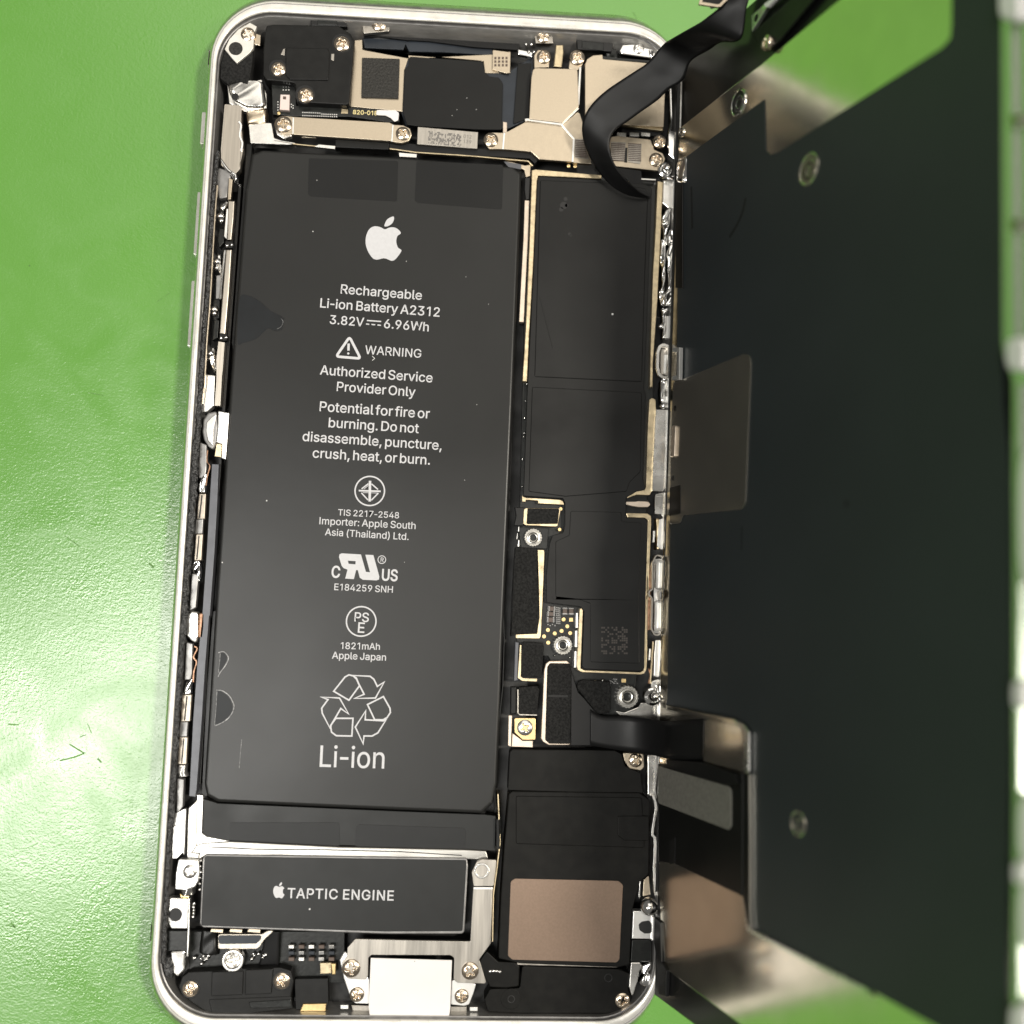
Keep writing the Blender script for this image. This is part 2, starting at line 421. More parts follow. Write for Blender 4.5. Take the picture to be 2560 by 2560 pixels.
def place_mesh(name, me, view, x, y, r, h, parent, plane=BASE, rot=None, label=None):
    v = VIEWS[view]; c = (v[0] + x / v[2], v[1] + y / v[2]); rr = mmr(c, r / v[2], h, plane)
    o = bpy.data.objects.new(name, me); link(o, parent)
    p = world(plane.xyz(plane.uv(c, h), h)) - org(parent)
    R3 = Matrix((plane.a, plane.n.cross(plane.a), plane.n)).transposed().to_4x4()
    o.matrix_local = Matrix.Translation(p) @ R3 @ Matrix.Rotation(random.uniform(0, 6.3) if rot is None else rot, 4, 'Z') @ Matrix.Scale(rr * MM, 4)
    if label: o['label'] = label
    return o
def screw(view, x, y, r, h, parent, me=None, plane=BASE):
    return place_mesh('screw', me or SCREW, view, x, y, r, h, parent, plane)
def ball_mesh():
    bm = bmesh.new(); bmesh.ops.create_uvsphere(bm, u_segments=16, v_segments=10, radius=1); me = bpy.data.meshes.new('ball'); bm.to_mesh(me); bm.free()
    me.materials.append(MATS['chrome']); me.polygons.foreach_set('use_smooth', [True] * len(me.polygons)); return me
BALL = ball_mesh()
def blob_mesh(name, m):
    bm = bmesh.new(); bmesh.ops.create_icosphere(bm, subdivisions=2, radius=1); me = bpy.data.meshes.new(name); bm.to_mesh(me); bm.free()
    me.materials.append(MATS[m]); me.polygons.foreach_set('use_smooth', [True] * len(me.polygons)); return me
SOLDER = blob_mesh('solder_bead', 'solder'); SPECK = blob_mesh('dust_speck', 'dust')

# ---- lettering
GLYPHS = {'!':(196,"67,160 63,509 132,509 128,160|98,-4 81,-1 66,9 56,24 52,41 56,58 66,73 81,83 98,86 116,83 130,73 140,58 143,41 140,24 130,9 116,-1"),
'(':(273,"89,207 101,324 132,441 177,539 236,539 191,428 161,313 151,207 160,115 188,16 236,-96 177,-96 139,-21 111,55 95,131"),
')':(273,"37,-96 86,18 113,116 122,207 112,313 82,428 37,539 97,539 142,441 173,323 184,207 178,130 161,53 134,-22 97,-96"),
',':(187,"38,-119 68,71 137,71 84,-119"),
'-':(453,"337,244 337,188 114,188 114,244"),
'.':(187,"95,-4 78,-1 63,9 53,24 50,41 53,59 63,73 78,83 95,87 113,83 128,73 138,59 141,41 138,24 128,9 113,-1"),
'0':(453,"227,-7 174,1 130,24 95,62 69,113 53,178 48,254 53,330 69,395 95,447 130,484 174,508 227,516 279,508 323,484 358,447 384,395 400,330 405,254 400,178 384,113 359,62 323,24 279,1|227,50 261,56 290,74 313,103 330,144 340,194 344,254 340,314 330,365 313,405 290,435 261,453 227,460 192,453 163,435 140,405 123,365 113,314 109,254 113,194 123,144 140,103 163,74 192,56"),
'1':(453,"76,0 76,55 391,55 391,0|276,509 276,0 212,0 212,448 209,448 86,358 86,427 198,509"),
'2':(453,"64,0 64,47 234,229 282,282 311,327 320,371 317,397 308,419 293,436 273,449 224,460 196,457 172,447 153,433 139,413 130,390 127,362 66,362 71,405 86,442 111,473 143,496 182,511 225,516 268,511 306,497 337,474 361,445 376,411 381,372 371,318 336,259 267,180 153,60 153,57 389,57 389,0"),
'3':(453,"218,-7 173,-3 133,10 98,30 70,57 52,91 44,132 109,132 115,107 126,87 144,71 165,59 219,50 275,61 297,74 315,93 325,116 329,145 326,172 316,196 299,217 275,234 242,244 201,248 157,248 157,299 288,448 288,452 70,452 70,509 372,509 372,461 211,278 211,289 264,288 308,276 344,253 371,222 387,186 393,145 387,103 370,66 344,36 309,12 266,-2"),
'4':(453,"40,105 40,158 247,509 311,509 109,166 109,163 413,163 413,105|282,0 282,121 282,146 282,318 343,318 343,0"),
'5':(453,"221,-7 178,-2 140,11 108,32 83,60 66,93 60,130 122,130 127,108 138,89 173,60 221,50 250,53 276,64 298,82 314,104 324,131 328,162 324,193 314,221 297,244 275,262 248,273 218,277 167,268 128,246 67,253 96,509 366,509 366,452 151,452 134,301 136,301 178,325 229,334 263,330 294,321 321,306 345,285 364,260 379,231 388,199 391,163 385,117 369,76 343,41 309,15 268,-1"),
'6':(453,"226,-7 182,-1 142,15 109,40 84,74 69,115 64,162 68,199 80,239 137,340 252,509 322,509 151,261 145,261 165,288 196,307 235,314 278,309 316,295 346,271 370,240 384,201 389,157 384,112 368,73 343,39 310,14 271,-2|226,48 254,52 279,63 299,79 314,101 324,128 327,157 324,187 314,213 299,235 279,251 254,262 226,265 198,262 174,252 153,235 138,214 128,188 125,158 128,128 138,102 153,79 174,63 198,52"),
'7':(453,"97,0 323,448 323,452 62,452 62,509 391,509 391,449 165,0"),
'8':(453,"226,-7 178,-2 136,11 101,33 74,62 57,96 52,135 55,166 65,195 81,220 101,241 125,256 153,265 153,267 119,282 93,308 76,342 70,380 75,417 90,450 114,477 146,498 184,511 226,516 269,511 306,498 337,477 361,450 377,417 382,380 376,342 359,308 333,282 300,267 300,265 327,256 351,241 372,220 387,195 397,166 401,135 395,96 378,62 352,33 317,11 275,-2|226,49 258,52 285,60 307,74 323,91 333,113 337,139 333,165 322,189 305,208 283,223 256,232 226,235 196,232 169,223 147,208 130,189 119,165 115,139 119,113 129,91 145,74 167,60 195,52|226,290 274,300 293,313 307,330 316,351 319,376 316,399 308,420 294,437 275,449 226,460 177,449 159,437 145,420 136,399 133,376 136,351 145,330 159,313 178,300"),
'9':(453,"226,516 271,510 310,494 343,468 368,434 384,393 389,347 385,309 373,270 315,168 200,0 130,0 301,248 307,248 287,221 257,202 218,195 175,199 137,214 106,237 83,269 68,307 64,352 69,397 85,436 110,469 143,494 182,510|226,460 199,457 174,446 154,429 138,407 129,381 125,352 129,322 138,295 154,274 174,257 199,247 226,243 254,247 279,257 299,273 314,295 324,321 327,350 324,381 314,407 299,429 279,446 254,457"),
':':(187,"95,-4 78,-1 63,9 53,24 50,41 53,59 63,73 78,83 95,87 113,83 128,73 138,59 141,41 138,24 128,9 113,-1|95,271 78,274 63,284 53,299 50,316 53,334 63,349 78,359 95,362 113,359 128,349 138,334 141,316 138,299 128,284 113,274"),
'A':(479,"16,0 201,509 276,509 463,0 395,0 287,302 264,372 232,478 245,478 213,371 191,302 85,0|110,142 110,199 370,199 370,142"),
'B':(456,"60,0 60,509 241,509 289,504 329,491 359,469 381,442 394,410 398,374 395,344 387,320 356,286 315,267 315,262 339,257 363,245 385,227 402,203 414,173 418,136 413,100 400,67 377,39 344,18 301,4 247,0|125,57 245,57 296,63 330,80 349,105 355,137 352,161 342,184 327,203 306,218 279,228 248,231 125,231|125,285 238,285 288,296 308,309 323,326 333,348 336,372 330,403 313,429 283,446 240,452 125,452"),
'C':(510,"267,-7 205,1 150,25 104,63 70,115 48,179 40,254 48,329 70,393 104,445 150,484 205,508 267,516 340,504 373,490 402,471 427,447 448,418 463,385 473,348 408,348 389,395 357,428 315,449 267,456 223,450 184,432 150,403 125,364 109,314 103,254 109,194 125,145 151,105 184,76 223,59 267,53 315,60 357,81 389,114 408,160 473,160 463,124 448,91 428,62 402,38 373,19 341,5 305,-4"),
'D':(502,"219,0 96,0 96,57 215,57 272,63 318,81 354,110 379,149 394,198 399,255 394,312 379,361 354,399 320,428 275,446 221,452 93,452 93,509 225,509 294,501 353,478 399,441 433,391 455,329 462,255 455,181 433,119 398,68 351,31 291,8|125,509 125,0 60,0 60,509"),
'E':(418,"60,0 60,509 372,509 372,452 125,452 125,286 355,286 355,229 125,229 125,57 375,57 375,0"),
'G':(520,"269,-7 205,1 149,25 104,64 69,116 47,179 40,254 47,329 69,393 103,445 149,484 203,508 265,516 304,513 340,504 374,489 403,469 429,445 449,416 465,384 474,349 408,349 387,393 356,427 315,448 265,456 222,450 183,432 150,404 125,364 109,314 103,254 109,194 125,145 151,105 184,76 224,59 269,53 309,57 345,71 374,93 396,123 410,160 415,202 434,199 283,199 283,256 478,256 478,200 471,141 451,91 419,50 377,19 326,0"),
'H':(516,"60,0 60,509 125,509 125,289 392,289 392,509 457,509 457,0 392,0 392,232 125,232 125,0"),
'I':(300,"31,0 31,57 118,57 118,452 31,452 31,509 269,509 269,452 183,452 183,57 269,57 269,0"),
'J':(396,"185,-7 124,3 75,33 44,81 33,145 33,173 98,173 98,145 104,104 122,74 149,56 185,50 220,56 248,74 266,104 272,145 272,509 336,509 336,145 326,81 294,33 246,3"),
'L':(393,"60,0 60,509 125,509 125,57 361,57 361,0"),
'N':(523,"60,0 60,509 136,509 343,183 363,151 388,107 414,55 405,54 401,108 399,157 399,195 399,509 463,509 463,0 387,0 202,290 177,331 148,381 108,452 119,454 122,384 124,328 125,291 125,0"),
'O':(533,"267,-7 205,1 150,25 105,63 70,115 48,179 40,254 48,329 70,393 105,445 150,484 205,508 267,516 329,508 384,484 429,445 464,393 486,329 493,254 486,179 464,115 429,63 384,25 329,1|267,53 310,59 349,76 383,105 408,144 425,194 430,254 425,314 408,365 383,404 349,433 310,450 267,456 223,450 184,433 151,404 125,364 109,314 103,254 109,194 125,144 151,105 184,76 223,59"),
'P':(444,"60,0 60,509 235,509 289,503 332,487 366,462 390,430 404,391 409,348 404,304 390,265 366,233 332,207 289,191 235,186 109,186 109,242 233,242 269,246 297,256 318,272 333,294 342,319 344,348 342,376 333,402 318,423 297,439 268,449 232,452 125,452 125,0"),
'R':(449,"60,0 60,509 236,509 290,504 333,489 367,465 390,433 405,395 409,352 405,309 390,271 367,240 333,217 289,203 236,198 96,198 96,255 234,255 269,258 298,267 319,281 334,300 342,324 345,352 342,380 334,405 319,425 298,440 269,449 233,452 125,452 125,0|353,0 230,229 303,229 428,0"),
'S':(446,"224,-9 172,-4 128,9 91,31 64,60 46,96 38,137 104,137 110,110 123,88 142,71 166,59 224,49 257,52 286,60 311,74 329,92 341,114 346,139 342,161 332,179 296,205 245,222 184,239 128,260 86,289 60,326 52,372 58,413 75,448 102,476 138,498 180,511 227,516 275,511 316,498 351,476 377,449 394,415 401,378 337,378 326,412 302,437 267,453 225,459 194,456 167,448 145,435 129,418 118,398 115,376 119,352 131,334 169,308 212,293 264,279 312,264 359,238 395,198 405,171 408,139 403,99 386,64 360,34 323,11 278,-4"),
'T':(448,"32,452 32,509 417,509 417,452 257,452 257,0 193,0 193,452"),
'U':(517,"259,-8 203,-2 154,15 114,43 85,80 66,124 60,173 60,509 124,509 124,178 128,144 141,113 160,87 187,68 220,56 259,52 298,56 331,68 357,87 377,113 389,144 393,178 393,509 457,509 457,173 451,124 433,80 403,43 363,15 315,-2"),
'V':(479,"204,0 16,509 84,509 192,206 215,137 248,31 235,31 267,138 290,206 395,509 463,509 278,0"),
'W':(686,"155,0 16,509 82,509 163,196 175,145 187,94 197,40 189,40 200,94 211,145 224,196 306,509 380,509 462,196 474,145 486,94 497,40 488,40 499,94 510,145 523,196 603,509 670,509 530,0 455,0 368,323 351,391 336,475 350,475 335,395 318,323 230,0"),
'a':(389,"160,-9 126,-5 94,5 68,22 48,45 35,73 30,108 34,138 43,161 58,179 78,193 125,211 178,220 234,227 265,235 273,243 276,255 276,257 267,297 240,322 196,331 149,322 118,301 100,274 41,291 57,322 79,346 104,364 133,375 194,384 239,379 286,360 306,343 322,320 333,290 337,251 337,0 277,0 277,52 272,52 252,25 215,1|170,45 202,49 228,59 248,74 263,93 272,115 276,138 276,190 259,182 231,176 200,171 175,168 134,159 103,139 95,124 92,105 102,72 130,52"),
'b':(424,"229,-8 198,-5 172,4 138,31 118,59 112,59 112,0 53,0 53,509 114,509 114,319 118,319 137,346 171,373 197,381 229,384 274,378 313,361 345,332 370,293 385,245 390,189 385,133 370,84 346,45 313,16 274,-2|220,47 253,51 279,66 301,88 316,117 325,151 328,189 325,227 316,261 301,290 280,311 253,325 220,330 188,325 161,312 140,291 125,263 116,229 113,189 116,150 125,115 140,86 162,65 188,51"),
'c':(395,"207,-8 159,-2 117,16 82,46 56,85 40,133 34,187 40,243 56,291 82,330 117,360 159,378 207,384 260,377 305,356 340,322 362,277 303,262 290,289 270,311 242,325 207,330 173,325 145,310 124,287 108,258 99,224 96,187 99,151 108,117 124,89 145,66 173,51 207,46 243,52 271,66 292,89 304,117 363,102 341,56 306,21 261,-1"),
'd':(424,"195,-8 151,-2 111,16 79,45 55,84 39,133 34,189 39,245 55,293 79,332 112,361 151,378 196,384 228,381 253,373 287,346 306,319 311,319 311,509 372,509 372,0 313,0 313,59 307,59 287,31 252,4 227,-5|205,47 236,51 263,65 284,86 299,115 309,150 312,189 309,229 300,263 284,291 263,312 237,325 205,330 172,325 145,311 124,290 108,261 99,227 96,189 99,151 109,117 124,88 145,66 172,51"),
'e':(403,"212,-8 161,-2 117,16 82,46 56,85 40,132 34,187 39,242 55,290 81,329 115,359 157,378 205,384 266,374 294,361 319,341 341,315 357,282 368,242 371,194 371,169 75,169 75,221 338,221 310,202 307,237 298,269 283,294 263,314 237,326 205,330 173,326 146,313 125,294 109,270 99,241 96,211 96,178 100,139 110,106 128,80 151,61 179,50 212,46 254,53 285,73 306,105 365,91 353,63 335,39 311,19 283,4 249,-5"),
'f':(253,"228,379 228,327 6,327 6,379|81,0 81,432 84,461 96,486 113,505 135,519 187,530 222,527 243,521 227,468 215,472 195,474 171,470 154,460 145,443 142,419 142,0"),
'g':(425,"207,-151 168,-148 134,-140 82,-110 51,-69 101,-41 122,-66 154,-88 207,-97 249,-92 282,-75 304,-47 311,-6 311,68 306,68 287,41 252,16 227,8 195,5 152,10 113,27 80,53 55,90 39,136 34,191 39,246 55,293 80,332 112,361 152,378 196,384 228,382 253,373 288,346 308,319 313,319 313,379 372,379 372,-9 367,-54 350,-90 324,-117 291,-136 251,-147|205,59 237,63 264,75 285,95 300,121 309,154 312,193 309,231 300,264 285,291 264,312 237,325 205,330 172,325 145,312 124,290 109,262 99,229 96,193 99,155 109,123 124,96 145,76 172,63"),
'h':(410,"114,227 114,0 53,0 53,509 114,509 114,287 102,287 124,332 152,362 187,379 227,384 264,380 295,369 321,349 341,321 353,285 357,240 357,0 296,0 296,235 290,275 273,304 246,323 210,329 184,326 161,317 141,303 126,283 117,257"),
'i':(166,"53,0 53,379 114,379 114,0|84,443 67,446 54,455 44,468 41,483 44,499 54,512 67,521 84,524 100,521 114,512 123,499 126,483 123,468 114,455 100,446"),
'l':(189,"139,-2 101,3 74,20 58,47 53,84 53,509 114,509 114,99 120,62 130,54 146,52 160,53 170,54 181,3 162,-1"),
'm':(609,"53,0 53,379 112,379 112,295 108,295 118,323 132,346 172,376 219,386 257,380 287,361 309,331 321,295 312,295 322,321 337,343 381,375 437,386 468,383 497,372 522,354 541,328 553,296 557,255 557,0 496,0 496,254 490,289 473,313 447,326 419,330 395,328 374,320 345,290 335,247 335,0 274,0 274,260 269,288 253,311 229,326 199,330 158,320 140,307 126,289 117,266 114,238 114,0"),
'n':(409,"114,227 114,0 53,0 53,379 112,379 112,287 102,287 124,332 152,362 187,379 227,384 264,380 295,369 321,349 341,321 353,285 357,240 357,0 296,0 296,235 290,275 273,304 246,323 210,329 184,326 161,317 141,303 126,283 117,257"),
'o':(415,"207,-8 159,-2 117,16 82,46 56,85 40,133 34,187 40,243 56,291 82,330 117,360 159,378 207,384 256,378 299,360 333,330 359,291 376,243 381,187 376,133 359,85 333,46 299,16 256,-2|207,46 242,51 270,66 292,89 307,117 316,151 319,187 316,224 307,258 292,287 270,310 242,325 207,330 173,325 145,310 124,287 108,258 99,224 96,187 99,151 108,117 124,89 145,66 173,51"),
'p':(424,"53,-143 53,379 112,379 112,319 118,319 137,346 171,373 197,381 229,384 274,378 313,361 345,332 370,293 385,245 390,189 385,133 370,84 346,45 313,16 274,-2 229,-8 198,-5 173,4 138,31 118,59 114,59 114,-143|220,47 253,51 279,66 301,88 316,117 325,151 328,189 325,227 316,261 301,290 280,311 253,325 220,330 188,325 161,312 140,291 125,263 116,229 113,189 116,150 125,115 140,86 162,65 188,51"),
'r':(259,"53,0 53,379 112,379 112,321 115,321 130,347 152,367 181,380 213,385 229,384 243,384 243,322 230,324 207,326 182,323 159,315 140,301 126,284 117,262 114,237 114,0"),
's':(365,"182,-8 145,-5 112,3 84,18 62,38 45,63 36,94 94,107 105,79 124,60 150,49 181,45 217,50 244,62 262,81 268,103 265,121 254,136 237,147 212,155 149,170 104,186 72,208 53,237 47,274 51,305 65,332 87,354 115,370 149,381 187,384 223,381 254,372 279,358 299,339 324,290 268,277 258,298 243,316 219,328 187,333 156,329 131,317 114,299 109,277 112,258 124,243 172,223 229,209 275,194 306,171 325,142 331,107 326,75 312,47 290,24 260,6 223,-5"),
't':(227,"204,379 204,327 6,327 6,379|65,471 126,471 126,98 128,76 136,61 150,53 170,50 185,51 202,54 213,2 192,-3 168,-4 125,2 92,21 72,52 65,93"),
'u':(410,"182,-5 146,-1 115,11 89,31 69,59 57,95 53,139 53,379 114,379 114,144 119,105 137,75 164,56 200,50 226,53 249,62 268,77 283,97 293,122 296,153 296,379 357,379 357,0 298,0 298,92 307,92 286,47 257,17 222,0"),
'v':(389,"163,0 17,379 84,379 165,155 187,87 206,21 184,21 203,87 224,155 305,379 371,379 226,0"),
'y':(389,"47,-139 61,-86 71,-87 104,-89 130,-74 151,-36 163,-1 17,379 84,379 165,155 187,87 206,21 184,21 202,87 224,155 305,379 371,379 204,-58 177,-107 139,-136 91,-145 65,-143"),
'z':(380,"42,0 42,46 254,320 254,323 48,323 48,379 333,379 333,331 126,60 126,56 339,56 339,0"),
' ':(188,""),
}
GLYPHS['I'] = (200, '67,0 67,509 132,509 132,0')
GLYPHS['1'] = (400, GLYPHS['1'][1].split('|')[1])
GLYPHS['-'] = (310, '265,244 265,188 44,188 44,244')
def fill_tris(contours, offset):
    cu = bpy.data.curves.new('tmp', 'CURVE'); cu.dimensions = '2D'; cu.fill_mode = 'FRONT'; cu.offset = offset
    for c in contours:
        s = cu.splines.new('POLY'); s.points.add(len(c) - 1)
        for p_, q in zip(s.points, c): p_.co = (q[0], q[1], 0, 1)
        s.use_cyclic_u = True
    tmp = bpy.data.objects.new('tmp', cu); COL.objects.link(tmp)
    dg = bpy.context.evaluated_depsgraph_get(); dg.update()
    me = bpy.data.meshes.new_from_object(tmp.evaluated_get(dg))
    vs = [v.co.to_2d() for v in me.vertices]; fs = [tuple(p.vertices) for p in me.polygons]
    bpy.data.objects.remove(tmp); bpy.data.curves.remove(cu); bpy.data.meshes.remove(me)
    return vs, fs
def flat_fill(name, contours, plane, h, m, parent, offset=0., label=None, layers=None):
    """filled flat outlines (lists of plane uv) as a thin printed layer"""
    V = []; F = []
    for k, lay in enumerate(layers or [contours]):
        if not lay: continue
        vs, fs = fill_tris(lay, offset); b0 = len(V)
        V += [plane.xyz(v, h + .003 * k) for v in vs]; F += [tuple(i + b0 for i in f) for f in fs]
    return mesh_obj(name, V, F, m, parent, label=label)
def inside(p, poly):
    r = False
    for i in range(len(poly)):
        a, b_ = poly[i - 1], poly[i]
        if (a[1] > p[1]) != (b_[1] > p[1]) and p[0] < (b_[0] - a[0]) * (p[1] - a[1]) / (b_[1] - a[1]) + a[0]: r = not r
    return r
def sarea(c): return sum(c[i - 1][0] * c[i][1] - c[i][0] * c[i - 1][1] for i in range(len(c)))
def glyph_run(s, space=1.0, track=0):
    """-> layers of contours; overlapping strokes of one letter go to different layers"""
    x = 0; out = [[], [], [], []]
    for ch in s:
        adv, dat = GLYPHS[ch]
        if dat:
            cs = [[((x + float(a.split(',')[0])) / 1000, float(a.split(',')[1]) / 1000) for a in sp.split()] for sp in dat.split('|')]
            sg = max((sarea(c) for c in cs), key=abs) > 0
            outer = [c for c in cs if (sarea(c) > 0) == sg]; hol = [c for c in cs if (sarea(c) > 0) != sg]
            for k, c in enumerate(outer): out[min(k, 3)] += [c] + [h_ for h_ in hol if inside(h_[0], c)]
        x += (adv * space if ch == ' ' else adv) + track
    return out
def text(s, spec, h, m, parent, plane=BASE, bold=.0, name='printed_text', space=.75, track=0, squash=1.0):
    a, b_ = [plane.uv(q, h) for q in px(spec)]
    lay = glyph_run(s, space, track); xs = [p[0] for con in lay for c in con for p in c]; x0, x1 = min(xs), max(xs)
    e = (b_ - a); k = e.length / (x1 - x0); e.normalize(); nn = Vector((-e.y, e.x))
    out = [[[a + e * ((p[0] - x0) * k) + nn * (p[1] * k * squash) for p in c] for c in con] for con in lay]
    return flat_fill(name, None, plane, h, m, parent, offset=bold * k, layers=out)

# ================================================================== the setting
def build_mat():
    n = 60; S = .9; vs = []; fs = []
    me = bpy.data.meshes.new('work_mat')
    me.from_pydata([(-S, -S, 0), (S, -S, 0), (S, S, 0), (-S, S, 0)], [], [(0, 1, 2, 3)]); me.materials.append(MATS['green_mat'])
    o = bpy.data.objects.new('work_mat', me); COL.objects.link(o); o['kind'] = 'structure'; o['label'] = 'glossy green rubber work mat with scuffs under the phone'
build_mat()
MATP = Plane((0, 0, MAT_Z), (1, 0, 0), (0, 1, 0))
VIEWS['M'] = (0, 1280, 1.509); VIEWS['N'] = (0, 0, 1.509)
wm = bpy.data.objects['work_mat']
def scuff(spec, wd, m='mat_scuff', z=.02, smooth=True):
    band('scuff', spec, wd * .7, z, .02, m, wm, plane=MATP, bev=.008, smooth=smooth)
for s_, w_ in (('M 225,938 280,925 318,910', .28), ('M 318,910 285,890 262,876', .25), ('M 330,798 345,835', .16), ('M 300,850 325,840', .16), ('M 368,930 382,945', .35), ('M 562,192 580,210', .4), ('M 30,800 70,803', .25), ('M 40,1548 58,1570', .3),
               ('M 245,90 300,130', .14), ('M 200,940 225,930', .12), ('M 100,1615 110,1600', .25), ('M 20,1560 58,1563', .15), ('N 110,1000 113,1004', .3), ('M 545,1895 620,1880', .14), ('N 590,1140 640,1105', .10), ('C2 1562,80 1580,110 1588,130', .12), ('N 330,1480 390,1492', .12)): scuff(s_, w_)

# ================================================================== housing
house = thing('phone_housing', 'opened silver aluminium phone housing lying on the green mat', 'phone housing', 'P 1010,1290', MAT_Z)
quad = [BASE.uv(q, -3) for q in ((535, -12), (1712, 57), (1646, 2604), (363, 2596))]
def rounded(qd, R, n=14):
    out = []; k = 4
    for i in range(4):
        p0, p1, p2 = qd[i - 1], qd[i], qd[(i + 1) % 4]
        d0 = (p0 - p1).normalized(); d2 = (p2 - p1).normalized(); c = p1 + (d0 + d2) * R
        a0 = math.atan2(*(-d2).yx); a1 = math.atan2(*(-d0).yx)
        while a1 - a0 > math.pi: a1 -= 2 * math.pi
        while a1 - a0 < -math.pi: a1 += 2 * math.pi
        for j in range(n + 1):
            a = a0 + (a1 - a0) * j / n; out.append(c + Vector((math.cos(a), math.sin(a))) * R)
        q0, q1 = out[-1], None
    return out
def outline(d, R=10.):
    """rounded outline moved inwards by d, one distance or (top, right, bottom, left)"""
    if not isinstance(d, tuple): d = (d, d, d, d)
    qd = []
    for i in range(4):
        p0, p1, p2 = quad[i - 1], quad[i], quad[(i + 1) % 4]
        d0 = (p0 - p1).normalized(); d2 = (p2 - p1).normalized()
        # edge i runs from corner i to corner i + 1; edge i - 1 ends here
        qd.append(p1 + d0 * d[i] + d2 * d[i - 1])
    return rounded(qd, max(.5, R - sum(d) / 4))
def sweep(name, prof, m, parent, label=None, smooth=True):
    vs = []; fs = []; k = None
    for d, z in prof:
        o = outline(d); k = len(o)
        for p in o: vs.append((p.x, p.y, z))
    for i in range(len(prof) - 1):
        for j in range(k):
            fs.append((i * k + j, i * k + (j + 1) % k, (i + 1) * k + (j + 1) % k, (i + 1) * k + j))
    ob = mesh_obj(name, vs, fs, m, parent, smooth=smooth, label=label)
    bm = bmesh.new(); bm.from_mesh(ob.data); bmesh.ops.recalc_face_normals(bm, faces=bm.faces); bm.to_mesh(ob.data); bm.free()
    return ob
def arc(c, r, a0, a1, n): return [(c[0] + r * math.cos(math.radians(a0 + (a1 - a0) * i / n)), c[1] + r * math.sin(math.radians(a0 + (a1 - a0) * i / n))) for i in range(n + 1)]
side = [(3.4, -7.3), (2.2, -7.15), (1.25, -6.75), (.55, -6.0), (.15, -5.0), (0, -3.8), (.08, -2.6), (.28, -1.5), ((1.0, .40, 1.0, .52), -.75), ((1.6, .44, 1.6, .70), -.42), ((1.75, .47, 1.75, .78), -.36)]
sweep('side_wall', side, 'anodised', house)
LI = (3.5, 1.2, 3.6, 1.62)
def inn(k): return tuple(x + k for x in LI)
lip = [((1.75, .47, 1.75, .78), -.36), ((1.8, .50, 1.8, .82), -.24), ((1.95, .55, 1.95, .92), -.06), ((2.1, .62, 2.1, 1.02), 0), (inn(-.12), 0), (inn(-.03), -.06), (inn(0), -.22)]
sweep('rim_lip', lip, 'lip', house)
sweep('rim_line', [((2.22, .70, 2.22, 1.12), .004), ((2.25, .71, 2.25, 1.13), .014), ((2.32, .74, 2.32, 1.17), .014), ((2.35, .75, 2.35, 1.18), .004)], 'satin', house)
sweep('inner_ledge', [(inn(0), -.22), (inn(.0), -.85), (inn(.05), -.9), ((3.65, 1.3, 3.8, 1.78), -.95)], 'satin', house)
sweep('inner_wall', [((3.65, 1.3, 3.8, 1.78), -.95), ((5.1, 1.45, 3.95, 1.95), -3.3), ((5.2, 1.5, 4.0, 2.0), -5.4)], 'wall_metal', house, smooth=True)
fl = outline((4., 1.4, 3.8, 1.8)); mesh_obj('floor_plate', [(p.x, p.y, -5.3) for p in fl], [tuple(range(len(fl)))], 'floor_metal', house)
# plastic antenna bands let into the side wall
def side_patch(name, t0, t1, edge, prof, m, parent, push=.06):
    a, b_ = quad[edge[0]], quad[edge[1]]; vs = []; fs = []
    e = (b_ - a).normalized(); nn = Vector((-e.y, e.x)); c = sum(quad, Vector((0, 0))) / 4
    if (c - a).dot(nn) < 0: nn = -nn
    for (d, z) in prof:
        for t in (t0, t1): vs.append(((a + (b_ - a) * t + nn * (d - push)).x, (a + (b_ - a) * t + nn * (d - push)).y, z + push * .2))
    for i in range(len(prof) - 1): fs.append((2 * i, 2 * i + 1, 2 * i + 3, 2 * i + 2))
    k = len(vs)
    for i in range(len(prof)): vs += [vs[2 * i] + Vector((*nn, 0)) * .3 if False else tuple(Vector(vs[2 * i]) + Vector((nn.x, nn.y, 0)) * .3), tuple(Vector(vs[2 * i + 1]) + Vector((nn.x, nn.y, 0)) * .3)]
    for i in range(len(prof) - 1):
        fs.append((2 * i, 2 * i + 2, k + 2 * i + 2, k + 2 * i)); fs.append((2 * i + 1, 2 * i + 3, k + 2 * i + 3, k + 2 * i + 1))
    o = mesh_obj(name, vs, fs, m, parent, smooth=False); return o
mat('antenna_plastic', (.78, .77, .72), .45)
side_patch('antenna_band', .062, .077, (0, 3), side[2:8], 'antenna_plastic', house, .12)
side_patch('antenna_band', .895, .910, (0, 3), side[2:8], 'antenna_plastic', house, .12)
side_patch('antenna_band', .895, .910, (1, 2), side[2:8], 'antenna_plastic', house, .12)
